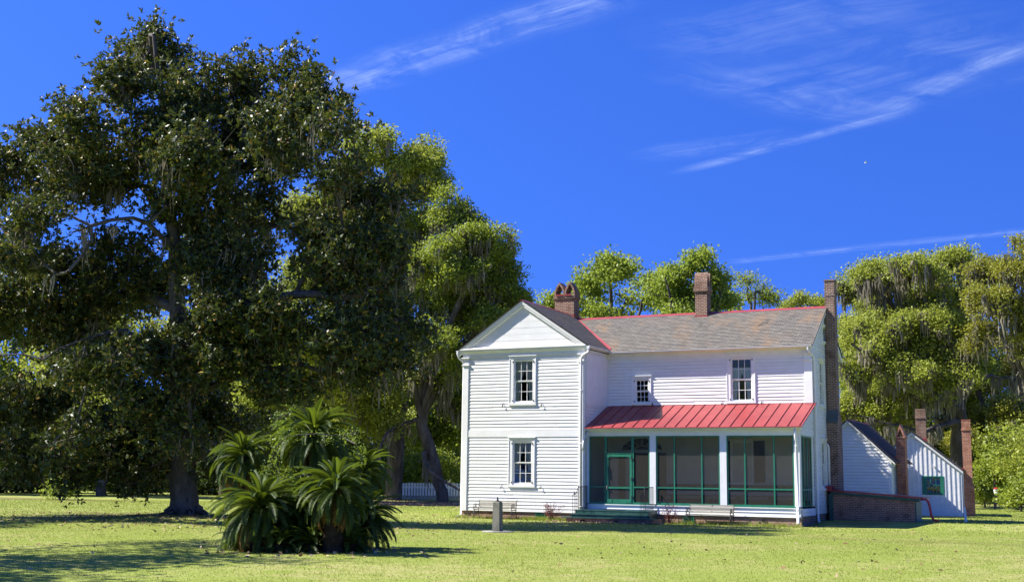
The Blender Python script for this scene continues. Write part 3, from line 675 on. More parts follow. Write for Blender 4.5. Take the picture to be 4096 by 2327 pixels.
# chimneys of the house
def hood_arch(mb, x0, x1, y0, y1, z0, z1, axis, n=2, leg=.11):
    # brick hoods with pointed openings, n side by side along the first axis
    L = (x1 - x0) / n
    for k in range(n):
        a, b = x0 + k * L + .004, x0 + (k + 1) * L - .004; m_ = (a + b) / 2; h = z1 - z0
        outer = [(a, z0), (a, z0 + .36 * h), (a + .2 * L, z0 + .72 * h), (m_, z1), (b - .2 * L, z0 + .72 * h), (b, z0 + .36 * h), (b, z0)]
        inner = [(a + leg, z0), (a + leg, z0 + .34 * h), (a + .31 * L, z0 + .60 * h), (m_, z0 + .84 * h), (b - .31 * L, z0 + .60 * h), (b - leg, z0 + .34 * h), (b - leg, z0)]
        for i in range(6):
            q = [outer[i], outer[i+1], inner[i+1], inner[i]]
            mb.prism([(u, y0, v) if axis == 0 else (y0, u, v) for u, v in q], (0, y1 - y0, 0) if axis == 0 else (y1 - y0, 0, 0))
def chimney(parent, m, x0, x1, y0, y1, z0, z1, rings=(), flash=None, hood=None, name='chimney'):
    mb = MB(); zs = z0
    mb.box(x0, x1, y0, y1, z0, z1)
    for (a, b, o) in rings: mb.box(x0 - o, x1 + o, y0 - o, y1 + o, a, b)
    c = mb.build(name, m, parent)
    if flash:
        mb = MB(); mb.box(x0 - .03, x1 + .03, y0 - .03, y1 + .03, flash[0], flash[1]); mb.build('flashing', M['red'], c)
    if hood:
        mb = MB(); hood(mb); mb.build('chimney_hood', m, c)
    return c
c1 = chimney(rw, M['brick_chim'], 2.28, 3.30, 5.0, 5.62, 8.9, 10.60, [(10.42, 10.50, .025), (10.50, 10.62, .06)], (8.95, 9.68), lambda mb: hood_arch(mb, 2.24, 3.34, 5.02, 5.60, 10.625, 11.32, 0, 2, .085))
mb = MB(); mb.box(2.38, 2.76, 4.90, 4.96, 10.625, 10.70); mb.box(2.84, 3.22, 4.90, 4.96, 10.625, 10.70); mb.build('metal_cap', M['red'], c1)
c2 = chimney(rm, M['brick_chim'], 9.50, 10.06, 4.90, 5.52, 8.9, 10.64, [(10.36, 10.44, .025), (10.44, 10.66, .055)], (9.0, 9.32), lambda mb: hood_arch(mb, 4.88, 5.54, 9.47, 10.09, 10.665, 11.35, 1, 2, .08))
mb = MB(); mb.box(15.42, 15.84, 5.12, 5.62, 4.75, 10.62); mb.box(15.40, 15.86, 5.10, 5.64, 9.95, 10.04); mb.box(15.39, 15.87, 5.09, 5.65, 10.62, 10.68)
mb.box(15.385, 15.86, 5.02, 5.95, 0, 4.35); mb.prism([(15.385, 5.02, 4.35), (15.385, 5.95, 4.35), (15.385, 5.62, 4.86), (15.385, 5.121, 4.86)], (.475, 0, 0)) 
c3 = mb.build('chimney', M['brick_side'], house)
mb = MB(); mb.prism([(15.38, 4.99, 4.33), (15.38, 4.99, 4.40), (15.38, 5.10, 4.90), (15.38, 5.119, 4.90), (15.38, 5.119, 4.86)], (.5, 0, 0)); mb.build('weathering_slab', M['cap'], c3)

# ------------------------------------------------------------------ furniture and steps along the house
def gnd(x, y): return float(gz(x, y))
# bench: slatted seat and back between two cast iron ends
def make_bench(label, x0, x1, y, z):
    th = thing('garden_bench', label, 'bench', ((x0 + x1)/2, y, z), 'slatted benches against the house front')
    mb = MB(); b = np.array([(x0 + x1)/2, y, z]); L = (x1 - x0)/2
    return th, b, L
def bench_parts(th, b, L):
    Q = lambda x, yy, zz: (b[0] + x, b[1] + yy, b[2] + zz)
    mb = MB()
    for i in range(5): y0 = -.22 + i * .085; mb.box(-L - .05, L + .05, y0, y0 + .065, .40 - .004 * abs(i - 2), .425 - .004 * abs(i - 2), Q)
    mb.box(-L + .04, L - .04, -.12, .12, .385, .391, Q); mb.build('seat', M['bench'], th)
    mb = MB()
    for i in range(4): z0 = .47 + i * .088; yy = .21 + i * .022; mb.box(-L + .02, L - .02, yy, yy + .022, z0, z0 + .068, Q)
    mb.box(-.02, .02, .26, .28, .46, .82, Q); mb.build('backrest', M['bench'], th)
    for sx in (-1, 1):
        mb = MB(); x = sx * (L - .02); T = lambda pts, r: mb.tube([Q(x, *p_) for p_ in pts], r, 6)
        T([(-.24, .0), (-.20, .10), (-.235, .22), (-.20, .33), (-.17, .395)], .018)
        T([(.33, .0), (.27, .12), (.20, .25), (.20, .38), (.25, .62), (.31, .83)], .018)
        T([(-.20, .395), (.22, .385)], .016)
        T([(-.22, .40), (-.25, .52), (-.22, .62), (-.10, .645), (.05, .63), (.24, .62)], .017)
        T([(-.2, .25), (-.08, .16), (.06, .16), (.2, .25)], .013); T([(-.1, .62), (-.05, .53), (.05, .50), (.15, .45)], .011)
        T([(.02 + .05 * math.cos(t), .55 + .05 * math.sin(t)) for t in np.linspace(0, 6.28, 9)], .009); T([(-.13 + .04 * math.cos(t), .52 + .05 * math.sin(t)) for t in np.linspace(0, 6.28, 9)], .009)
        T([(-.235, .2), (-.1, .3), (.05, .31), (.2, .28)], .011)
        mb.build('end_frame', M['iron'], th)
bA = make_bench('weathered slatted bench with iron ends below the lower left window', 1.05, 2.95, -.55, 0.0)
bench_parts(*bA)
bth = thing('garden_bench', 'weathered slatted bench with iron ends in front of the screened porch', 'bench', (11.72, -.25, .0), 'slatted benches against the house front')
bpos = np.array([11.72, -.25, 0]); bench_parts(bth, bpos, .95)

# green wooden steps with iron railings on a brick base
st = thing('porch_steps', 'dark green wooden steps with black iron railings at the screen door', 'steps', (7.7, -.5, 0))
mb = MB()
mb.box(5.95, 9.3, -.82, P - .06, .46, .50); mb.build('landing', M['stepgreen'], st)
for (x0, x1, y0, y1, z) in ((5.86, 9.42, -1.12, -.80, .34), (5.62, 9.78, -1.46, -1.08, .21)):
    mb = MB(); mb.box(x0, x1, y0, y1, z - .04, z); mb.build('tread', M['stepgreen'], st)
for (x0, x1, y, z0, z1) in ((5.97, 9.28, -.79, .34, .46), (5.92, 9.36, -1.06, .21, .30)):
    mb = MB(); mb.box(x0, x1, y - .02, y, z0, z1); mb.build('riser', M['stepgreen'], st)
for q in ((9.26, 9.29, -.78, P - .06, .1, .46), (5.96, 5.99, -.78, P - .06, .1, .46), (9.40, 9.43, -1.06, -.8, .1, .30)): mb = MB(); mb.box(*q); mb.build('side_panel', M['stepgreen'], st)
mb = MB(); mb.box(5.80, 9.62, -1.36, -.15, -.1, .168); bb = mb.build('brick_base', M['brick_base'], st)
for x in (6.55, 8.05): mb = MB(); mb.box(x - .11, x + .11, -1.368, -1.361, .03, .10); mb.build('base_opening', M['dark'], bb)
mb = MB(); mb.box(7.2, 8.0, -.55, -.1, .501, .512); mb.build('door_mat', M['dark'], st)
def railing(x):
    mb = MB(); top = [(x, P - .1, 1.47), (x, -.78, 1.45)]; curve = [(x, -.78, 1.45), (x, -.86, 1.34), (x, -.98, 1.22), (x, -1.15, 1.14), (x, -1.36, 1.12)]
    mb.tube(top, .017, 6); mb.tube(curve, .016, 6)
    mb.tube([(x, -.78, .50), (x, -.78, 1.49)], .018, 6); mb.tube([(x, P - .1, .50), (x, P - .1, 1.49)], .016, 6)
    for y in np.linspace(-.62, P - .26, 6): mb.tube([(x, y, .50), (x, y, 1.46)], .009, 5)
    for (y, z0, z1) in ((-.92, .34, 1.27), (-1.04, .34, 1.19), (-1.2, .21, 1.135), (-1.36, .21, 1.12)): mb.tube([(x, y, z0), (x, y, z1)], .010, 5)
    mb.tube([(x, -1.2, 1.13), (x, -1.2, 1.24)], .02, 6); mb.tube([(x, -1.2, 1.24), (x, -1.2, 1.30)], .009, 5)
    mb.tube([(x, -.78, .58), (x, P - .1, .58)], .011, 5)
    mb.build('railing', M['iron'], st)
railing(6.10); railing(9.12)

# sundial on a stone post
sd = thing('sundial', 'weathered stone post sundial on a flat slab in the lawn', 'sundial', (8.19, -12.31, gnd(8.19, -12.31)))
sx, sy, sz = 8.19, -12.31, gnd(8.19, -12.31)
mb = MB(); b0, b1 = .135, .118
c = [(sx + q * b0, sy + r_ * b0, sz + .03) for q, r_ in ((-1, -1), (1, -1), (1, 1), (-1, 1))] + [(sx + q * b1, sy + r_ * b1, sz + .97) for q, r_ in ((-1, -1), (1, -1), (1, 1), (-1, 1))]
mb.box8(c); mb.box8([(sx + q * .118, sy + r_ * .118, sz + .97) for q, r_ in ((-1, -1), (1, -1), (1, 1), (-1, 1))] + [(sx + q * .085, sy + r_ * .085, sz + 1.0) for q, r_ in ((-1, -1), (1, -1), (1, 1), (-1, 1))]); mb.build('post', M['stone'], sd)
mb = MB(); mb.tube([(sx, sy, sz + 1.0), (sx, sy, sz + 1.012)], .09, 16); mb.build('dial', M['iron'], sd)
mb = MB(); mb.prism([(sx - .05, sy - .003, sz + 1.012), (sx + .05, sy - .003, sz + 1.012), (sx - .01, sy - .003, sz + 1.17), (sx - .02, sy - .003, sz + 1.17)], (0, .006, 0)); mb.build('gnomon', M['iron'], sd)
mb = MB(); poly = [(sx + .56 * math.cos(t) * (1 + .06 * math.sin(3*t)), sy + .5 * math.sin(t), sz - .03) for t in np.linspace(0, 2*math.pi, 19)[:-1]]; mb.prism(poly, (0, 0, .055)); mb.build('base_slab', M['slab'], sd)

# porch furniture
pb = thing('porch_bench', 'long dark bench along the wall inside the screened porch', 'bench', (12.0, 2.2, .70))
mb = MB(); mb.box(9.0, 15.0, 2.0, 2.38, 1.13, 1.18); mb.build('seat', M['dado'], pb)
for x in (9.3, 10.75, 12.2, 13.6, 14.8): mb = MB(); mb.box(x - .06, x + .06, 2.05, 2.35, .701, 1.128); mb.build('leg', M['dado'], pb)
mb = MB(); mb.box(9.0, 15.0, 2.42, 2.45, 1.40, 1.62); mb.build('backrest', M['dado'], pb)
pc = thing('porch_chair', 'pale wooden chair behind the screen left of the screen door', 'chair', (6.55, 1.2, .70))
mb = MB(); mb.box(6.35, 6.75, 1.0, 1.4, 1.12, 1.15); mb.build('seat', M['bench'], pc)
for (x, y, t) in ((6.37, 1.02, 1.118), (6.73, 1.02, 1.118), (6.33, 1.44, 1.72), (6.77, 1.44, 1.72)): mb = MB(); mb.tube([(x, y, .701), (x, y, t)], .018, 6); mb.build('leg', M['bench'], pc)
mb = MB(); mb.box(6.35, 6.75, 1.43, 1.45, 1.45, 1.70); mb.build('backrest', M['bench'], pc)

# ------------------------------------------------------------------ small buildings on the right
ce = thing('brick_cellar_entrance', 'low brick cellar entrance with dark red metal roof built against the house side', 'cellar entrance', (17.2, 4.6, .17))
mb = MB(); Y0, Y1 = 4.6, 6.3
mb.prism([(15.68, Y0, 0), (19.04, Y0, 0), (19.04, Y0, 1.02), (15.68, Y0, 1.28)], (0, Y1 - Y0, 0)); mb.build('wall', brick('cellar_brick', (.36, .165, .10), (.21, .10, .066), (.42, .32, .24)), ce)
mb = MB(); mb.prism([(15.55, Y0 - .14, 1.40), (19.42, Y0 - .14, 1.13), (19.42, Y0 - .14, 1.19), (15.55, Y0 - .14, 1.46)], (0, 2., 0)); mb.box(15.4, 15.62, Y0 - .12, Y0 + .6, 1.40, 1.62); mb.build('roof', M['darkred'], ce)
mb = MB(); mb.prism([(15.60, Y0 - .05, 1.27), (19.25, Y0 - .05, 1.02), (19.25, Y0 - .05, 1.135), (15.60, Y0 - .05, 1.385)], (0, .049, 0)); mb.build('fascia', M['stepgreen'], ce)
mb = MB(); mb.box(15.5, 15.679, Y0 - .04, Y0 + .3, 0, 1.28); mb.build('door_post', M['stepgreen'], ce)
mb = MB(); mb.box(19.041, 19.09, Y0 + .05, Y0 + .17, .1, 1.0); mb.build('door_post', M['stepgreen'], ce)
mb = MB(); mb.box(19.041, 19.07, Y0 + .171, Y1 - .1, .1, 1.0); mb.build('door', M['stepgreen'], ce)
mb = MB(); mb.tube([(19.3, Y0 - .2, 1.12), (19.52, Y0 - .2, 1.13), (19.62, Y0 - .2, 1.02), (19.66, Y0 - .2, .85), (19.72, Y0 - .2, .45), (19.80, Y0 - .2, .30), (19.98, Y0 - .22, .27)], .05, 8); mb.build('downspout', M['darkred'], ce, smooth=True)

GY = 14.0
ob = thing('clapboard_outbuilding', 'white clapboard outbuilding with steep dark roof just behind the brick cellar entrance', 'outbuilding', (14.5, GY, .1))
ax, az, ex, ezz = 14.50, 4.90, 16.62, 2.90; hw = ex - ax - .10; sl2 = (az - ezz) / (ex - ax)
T = front(GY); mb = MB()
lim = lambda v: (ax - min(hw, (az - .06 - v) / sl2), ax + min(hw, (az - .06 - v) / sl2))
clapboards(mb, T, 0, 0, .12, az - .12, .155, lim=lim, lap=.03); mb.build('wall', M['paint'], ob)
mb = MB(); clapboards(mb, right(ax + hw), GY + .1, GY + 4.9, .12, 2.95, .155, [(GY + .55, GY + 1.25, .9, 2.6)], lap=.022); mb.build('wall', M['sidepaint'], ob)
for q in ((ax - hw, ax - hw + .05, GY + .1, GY + 5), (ax - hw + .05, ax + hw - .05, GY + 4.9, GY + 4.95)): mb = MB(); mb.box(*q, .1, 2.9); mb.build('wall', M['paint'], ob)
mb = MB(); mb.box(ax + hw - .12, ax + hw + .03, -.03, .04, .1, 2.9, T); mb.build('corner_board', M['trim'], ob)
mb = MB()
for sg in (-1, 1):
    mb.prism([(ax, GY - .18, az + .02), (ax + sg * (hw + .22), GY - .18, az + .02 - (hw + .22) * sl2), (ax + sg * (hw + .22), GY - .18, az - .12 - (hw + .22) * sl2), (ax, GY - .18, az - .12)], (0, .17, 0))
mb.build('rake_trim', M['trim'], ob)
mb = MB(); h2 = math.hypot(1, sl2)
for sg in (-1, 1): slope(mb, (ax + sg * (hw + .26), GY - .22, az + .03 - (hw + .26) * sl2), (0, 1, 0), 5.4, (-sg, 0, sl2), (hw + .26) * h2)
r2 = mb.build('roof', noisy('dark_shingle', (.030, .028, .028), (.06, .055, .05), 6, .8, .3), ob, uv=True)
mb = MB()
for sg in (-1, 1): mb.prism([(ax, GY - .2, az + .06), (ax + sg * .1, GY - .2, az + .06 - .1 * sl2), (ax + sg * .1, GY - .2, az + .045 - .1 * sl2), (ax, GY - .2, az + .045)], (0, 5.4, 0))
mb.build('ridge_cap', M['red'], r2)
window(ob, right(ax + hw), (GY + .45, GY + 1.35, .80, 2.70), (GY + .6, GY + 1.2, .95, 2.55), cols_=2, rows=2, paint='sidepaint', sashm='sidepaint')
cx0, cx1 = 16.62, 17.05
mb = MB(); mb.box(cx0, cx1, GY + 1.1, GY + 1.75, 0, 4.02); mb.box(cx0 - .03, cx1 + .03, GY + 1.07, GY + 1.78, 4.02, 4.10); ch = mb.build('chimney', M['brick_red'], ob)
mb = MB(); m_ = (cx0 + cx1)/2
for sg in (-1, 1): mb.prism([(m_ + sg * .24, GY + 1.1, 4.10), (m_ + sg * .14, GY + 1.1, 4.10), (m_, GY + 1.1, 4.52), (m_, GY + 1.1, 4.70)], (0, .65, 0))
mb.build('chimney_hood', M['brick_red'], ch)
mb = MB(); mb.box(cx0 - .10, cx0 - .001, GY + 1.07, GY + 1.5, 2.88, 3.10); mb.build('flashing', M['red'], ch)

SY = 20.0
sh = thing('board_and_batten_shed', 'white board and batten shed with green window and steep lean roof in half shade', 'shed', (16.63, SY, .1)); sh.rotation_euler.z = R(5.5)
ax, az = 16.63, 4.50; exr, ezr = 19.16, 2.44; slr = (az - ezr) / (exr - ax); T = front(SY)
wl, wr = ax - 1.9, 19.09; zl = az - .9 * 1.9
def top(u): return az - .10 - (slr * (u - ax) if u > ax else .9 * (ax - u))
WS = (17.13, 18.14, 1.24, 2.12)
mb = MB(); us = sorted(list(np.linspace(wl, wr, 15)) + [ax, WS[0], WS[1]])
for a, b in zip(us[:-1], us[1:]):
    if WS[0] - .001 <= a and b <= WS[1] + .001:
        mb.quad(T(a, 0, .1), T(b, 0, .1), T(b, 0, WS[2]), T(a, 0, WS[2])); mb.quad(T(a, 0, WS[3]), T(b, 0, WS[3]), T(b, 0, top(b)), T(a, 0, top(a)))
    else: mb.quad(T(a, 0, .1), T(b, 0, .1), T(b, 0, top(b)), T(a, 0, top(a)))
u = wl + .02
while u < wr - .05:
    parts_ = [(.30, top(u + .03) - .01)]
    if WS[0] - .06 < u < WS[1] + .04: parts_ = [(.30, WS[2] - .07), (WS[3] + .07, top(u + .03) - .01)]
    for (a, b) in parts_:
        j = rnd.uniform(-.008, .008)
        mb.box(u + j, u + j + .05, .0005, .024, a, b, T)
    u += .232
mb.box(wl, wr, .0005, .022, .08, .295, T); mb.build('wall', M['paint'], sh)
mb = MB(); mb.box(wr - .05, wr, SY + .005, SY + 6, .1, 2.45); mb.build('wall', M['paint'], sh)
mb = MB(); mb.box(wl, wl + .05, SY + .005, SY + 6, .1, zl - .15); mb.build('wall', M['paint'], sh)
for (x0, z0, x1, z1) in ((ax, az, exr, ezr), (ax, az, wl - .1, zl - .09)):
    mb = MB(); mb.prism([(x0, SY - .14, z0), (x1, SY - .14, z1), (x1, SY - .14, z1 - .13), (x0, SY - .14, z0 - .13)], (0, .135, 0)); mb.build('rake_trim', M['trim'], sh)
mb = MB(); mb.prism([(ax, SY - .2, az + .03), (exr + .03, SY - .2, ezr + .02), (exr + .03, SY - .2, ezr + .06), (ax, SY - .2, az + .09), (wl - .12, SY - .2, zl - .02), (wl - .12, SY - .2, zl - .06)], (0, 6.3, 0)); mb.build('roof', bpy.data.materials['dark_shingle'], sh)
wn = MB(); a, b, c_, d = WS
for q in ((a - .05, a, c_ - .05, d + .05), (b, b + .05, c_ - .05, d + .05), (a, b, d, d + .05), (a, b, c_ - .05, c_)): wn.box(q[0], q[1], -.03, .035, q[2], q[3], T)
wn.box(a, a + .16, -.03, .03, c_, d, T)
wn = wn.build('window', M['green'], sh); sb = MB()
for (x0, x1) in ((a + .16, a + .20), (a + .36, a + .40), (b - .37, b - .34), (b - .14, b - .1)): sb.box(x0, x1, -.02, .016, c_, d, T)
for z in (c_ + .02, (c_ + d)/2, d - .05): sb.box(a + .20, b - .05, -.02, .018, z, z + .035, T)
sb.box(b - .10, b, -.02, .030, c_, d, T)
sb.build('sash', M['green'], wn); gl = MB(); gl.quad(T(a + .2, -.01, c_), T(b, -.01, c_), T(b, -.01, d), T(a + .2, -.01, d)); gl.build('pane', M['glass'], wn)
mb = MB(); mb.box(a - .2, b + .2, -1.2, -1.15, c_ - .4, d + .3, T); mb.build('interior_wall', M['dark'], sh)
mb = MB(); mb.tube([(17.72, SY - .02, 2.68), (17.72, SY - .1, 2.68)], .05, 10); mb.build('vent_pipe', M['trim'], sh)
mb = MB(); mb.box(16.72, 17.26, SY + 2.6, SY + 3.1, 3.4, 5.9); mb.box(16.69, 17.29, SY + 2.57, SY + 3.13, 5.35, 5.43); cb = mb.build('chimney', M['brick_chim'], sh)
mb = MB(); mb.box(17.0, 17.29, SY + 2.56, SY + 2.6, 4.0, 4.28); mb.build('flashing', M['red'], cb)
mb = MB(); mb.box(19.17, 19.62, SY + .5, SY + 1.2, 0, 5.15); mb.box(19.14, 19.65, SY + .47, SY + 1.23, 4.60, 4.68); mb.box(19.16, 19.63, SY + .49, SY + 1.21, 5.15, 5.19); mb.box(19.16, 19.68, SY + .44, SY + 1.4, 0, 1.75); cr_ = mb.build('chimney', M['brick_red'], sh); cr_['label'] = 'orange red brick chimney at the shed corner'
mb = MB(); mb.box(19.06, 19.169, SY + .46, SY + .9, 2.42, 2.62); mb.build('flashing', M['red'], cr_)

mk = thing('marker_stake', 'short white stake standing in the lawn right of the shed', 'stake', (20.78, 6.73, gnd(20.78, 6.73)))
mb = MB(); g0 = gnd(20.78, 6.73); mb.box8([(20.74, 6.69, g0 - .05), (20.84, 6.69, g0 - .05), (20.84, 6.79, g0 - .05), (20.74, 6.79, g0 - .05), (20.70, 6.70, g0 + .62), (20.79, 6.70, g0 + .62), (20.79, 6.78, g0 + .62), (20.70, 6.78, g0 + .62)]); mb.build('shaft', M['lath'], mk)

# white board fence far behind the oaks
fa, fb = A(985, 1249, 103.), A(1175, 1252, 104.); fa[2] = fb[2] = 0; fd = (fb - fa); FL = np.linalg.norm(fd); fd /= FL; fn = np.array([fd[1], -fd[0], 0])
fe = thing('board_fence', 'white vertical board fence far behind the oak trunks left of the house', 'fence', tuple(fa))
mb = MB(); s_ = 0
while s_ < FL:
    hgt = 1.32 + rnd.uniform(-.02, .02); q = fa + fd * s_; e_ = q + fd * .17
    mb.box8([tuple(q), tuple(e_), tuple(e_ - fn * .03), tuple(q - fn * .03)] + [tuple(v + UP * hgt) for v in (q, e_, e_ - fn * .03, q - fn * .03)]); s_ += .235
q0, q1 = fa + fn * .0, fb
for z in (.12, .9): mb.box8([tuple(v + UP * z) for v in (fa - fn * .03, fb - fn * .03, fb - fn * .08, fa - fn * .08)] + [tuple(v + UP * (z + .12)) for v in (fa - fn * .03, fb - fn * .03, fb - fn * .08, fa - fn * .08)])
mb.build('board_panel', M['trim'], fe)
mb = MB(); mb.box8([tuple(v + UP * z) for z in (-.05, .30) for v in (fa + fn * .06, fb + fn * .06, fb + fn * .002, fa + fn * .002)]); mb.build('base_board', M['slab'], fe)

# bucket-like white feeder among the bushes
bk = A(2493, 1227, 84.); fd_ = thing('bird_feeder', 'small white bird feeder with a red roof hanging at the bushes on the right', 'bird feeder', tuple(bk))
mb = MB(); mb.tube([bk - (0, 0, .20), bk - (0, 0, .18), bk + (0, 0, .10)], [.12, .13, .16], 10); mb.build('body', M['trim'], fd_)
mb = MB(); mb.tube([bk + (0, 0, .105), bk + (0, 0, .22)], [.19, .04], 10); mb.build('roof', M['darkred'], fd_)
mb = MB(); mb.tube([bk - (0, 0, .22), np.array([bk[0], bk[1], 0])], .03, 6); mb.build('pole', M['iron'], fd_)
# white bird high in the sky
bp_ = A(2167, 408, 120.); bd = thing('bird', 'tiny white bird high in the blue sky', 'bird', tuple(bp_))
mb = MB(); mb.tube([bp_ - RT * .14, bp_ - RT * .06, bp_ + RT * .04, bp_ + RT * .11], [.01, .04, .035, .006], 8); mb.build('body', M['trim'], bd, smooth=True)
for sg in (-1, 1): mb = MB(); mb.prism([bp_ + RT * .08, bp_ - RT * .06, bp_ - RT * .08 + FW * sg * .26 + UP * .12, bp_ + RT * .04 + FW * sg * .2 + UP * .1], (0, 0, .01)); mb.build('wing', M['trim'], bd)

# ------------------------------------------------------------------ vegetation
def unit(v): return v / (np.linalg.norm(v, axis=-1, keepdims=True) + 1e-9)
def grow(trunk, tips, rng, step=.8, rtip=.012, expo=.46, wob=.14, up=.25):
    """trunk: list of polylines (points, start radius, end radius); the tips are joined one by one to the nearest wood"""
    cap = 200000
    pos = np.zeros((cap, 3)); par = -np.ones(cap, int); rmin = np.zeros(cap); n = 0
    for (pts, r0, r1) in trunk:
        pts = np.array(pts, float); seg = np.linalg.norm(np.diff(pts, axis=0), axis=1); L = seg.sum(); m_ = max(2, int(L / step)); cum = np.r_[0, np.cumsum(seg)]
        t = np.linspace(0, L, m_ + 1); P_ = np.stack([np.interp(t, cum, pts[:, k]) for k in range(3)], 1)
        P_[1:-1] += rng.normal(0, wob * .5, (m_ - 1, 3)) * np.minimum(1, r0 * 2)
        prev = -1 if n == 0 else int(np.argmin(((pos[:n] - P_[0])**2).sum(1)))
        for k in range(m_ + 1):
            if n > 0 and k == 0: continue
            pos[n] = P_[k]; par[n] = prev; rmin[n] = r0 + (r1 - r0) * (k / m_)**.8; prev = n; n += 1
    nt0 = n
    d0 = np.min(((tips[:, None, :] - pos[None, :n:2])**2).sum(-1), axis=1); order = np.argsort(d0)
    ends = []
    for i in order:
        q = tips[i]; dv = q - pos[:n]; dist = np.sqrt((dv**2).sum(1)); dist = dist + up * np.maximum(0, -dv[:, 2]) + (rmin[:n] > 0) * 0.
        j = int(np.argmin(dist)); p0 = pos[j]; v = q - p0; L = np.linalg.norm(v)
        if L < .05: ends.append(j); continue
        m_ = max(1, int(L / step)); prev = j
        bend = np.array([0, 0, -.06 * L]) + rng.normal(0, .05 * L, 3)
        for k in range(1, m_ + 1):
            f = k / m_
            pos[n] = p0 + v * f + bend * math.sin(math.pi * f) + (rng.normal(0, wob, 3) * min(1, L / 2) if k < m_ else 0); par[n] = prev; prev = n; n += 1
        ends.append(n - 1)
    pos, par, rmin = pos[:n], par[:n], rmin[:n]
    cnt = np.zeros(n); cnt[ends] += 1
    for i in range(n - 1, 0, -1):
        if par[i] >= 0: cnt[par[i]] += cnt[i]
    rad = np.maximum(rtip * np.maximum(cnt, 1)**expo, rmin)
    for i in range(1, n):
        if rmin[i] == 0 and par[i] >= 0: rad[i] = min(rad[i], rad[par[i]] * .95)
    return pos, par, rad, order, np.array(ends)
def wood_mesh(pos, par, rad, k=7):
    ch = np.where(par >= 0)[0]; a, b = pos[par[ch]], pos[ch]; d = unit(b - a)
    # direction of every node's own segment, rings shared where the wood runs on
    nd = np.zeros_like(pos); nd[ch] = d; root = par[ch] < 0
    pd = nd[par[ch]]; straight = (np.einsum('ij,ij->i', pd, d) > .55) & (rad[ch] > .7 * rad[par[ch]])
    da = np.where(straight[:, None], pd, d); ra = np.where(straight, rad[par[ch]], np.minimum(rad[par[ch]], rad[ch] * 1.25)); rb = rad[ch]
    def ring(c, dr, r):
        ref = np.array([.83, .41, .37]); u = unit(ref - dr * (dr @ ref)[:, None]); w_ = np.cross(dr, u)
        t = np.arange(k) * 2 * math.pi / k
        return c[:, None] + r[:, None, None] * (u[:, None] * np.cos(t)[None, :, None] + w_[:, None] * np.sin(t)[None, :, None])
    V = np.concatenate([ring(a, da, ra), ring(b, d, rb)], 1).reshape(-1, 3); m_ = len(ch)
    base = (np.arange(m_) * 2 * k)[:, None]; j = np.arange(k)[None]; q = (np.arange(k)[None] + 1) % k
    F = np.stack([base + j, base + q, base + k + q, base + k + j], -1).reshape(-1, 4)
    return V, F
def leaves(c, ax, L, wd, rng, fold=.18, droop=0.):
    n = len(c); ax = unit(ax); r_ = unit(rng.normal(size=(n, 3)) + np.array([0, 0, .8])); s_ = unit(np.cross(ax, r_)); nn = np.cross(s_, ax)
    L = L[:, None]; wd = wd[:, None]
    V = np.stack([c, c + ax * L * .45 + s_ * wd * .5 + nn * wd * fold, c + ax * L - nn * L * droop, c + ax * L * .45 - s_ * wd * .5 + nn * wd * fold], 1).reshape(-1, 3)
    return V, np.arange(n * 4).reshape(n, 4)
def blob_points(blobs, dens, rng, clump=.30):
    """blobs: centre and three radii in metres; tips gather in clumps so that gaps stay open between them"""
    out = []
    for (c, r_) in blobs:
        r_ = np.array(r_, float); area = (r_[0]*r_[2])**.5 * (r_[0]*r_[1]*r_[2])**(1/3.); n = max(6, int(dens * area * .72)); kc = max(4, n // 7)
        dirs = unit(rng.normal(size=(kc, 3))); rr = rng.uniform(.35, 1, (kc, 1))**.6; cc = dirs * rr
        q = cc[rng.integers(0, kc, n)] + rng.normal(0, clump, (n, 3)); ln = np.linalg.norm(q, axis=1, keepdims=True); q = np.where(ln > 1.3, q / ln * 1.3, q)
        out.append(np.array(c) + q * r_)
    return np.concatenate(out)
def cloud_points(blobs, dens, rng, keep=.46):
    """like blob_points, but the tips gather along an irregular noise field, so that the sprays run in ragged layers"""
    C_ = np.array([b[0] for b in blobs]); R_ = np.array([b[1] for b in blobs], float); n = np.maximum(6, (dens * .72 * (R_[:, 0]*R_[:, 2])**.5 * R_.prod(1)**(1/3.)).astype(int))
    idx = np.repeat(np.arange(len(C_)), np.ceil(n / keep).astype(int)); q = unit(rng.normal(size=(len(idx), 3))) * (rng.uniform(0, 1, (len(idx), 1))**.45) * 1.22
    P_ = C_[idx] + q * R_[idx]; f = np.zeros(len(P_))
    for k in range(16):
        wl = rng.uniform(.8, 2.6); d_ = unit(rng.normal(size=3) * np.array([1, 1, 1.5])); f += np.sin(P_ @ d_ * 2 * math.pi / wl + rng.uniform(0, 6.28)) * (.5 + .2 * wl)
    f = f / f.std() - .7 * (q**2).sum(1) + rng.normal(0, .45, len(P_)); order = np.argsort(-f)[:int(n.sum())]
    return P_[order]
def px_blobs(lst, d, depth, rng, deep=1.0, skew=None):
    out = []
    for b in lst:
        px, py, rx, ry = b[:4]; dd = b[4] if len(b) > 4 else rng.uniform(-depth, depth)
        if skew: dd += skew(px, py)
        k = PXM(d + dd); c = A(px, py, d + dd); r_ = np.array([rx / k, max(rx / k, 1.5) * deep, ry / k])
        for q in range(4):
            o_ = unit(rng.normal(size=3)) * rng.uniform(.25, .55) * r_; out.append((c + RT * o_[0] + FW * o_[1] + UP * o_[2], r_ * rng.uniform(.48, .72)))
    return out
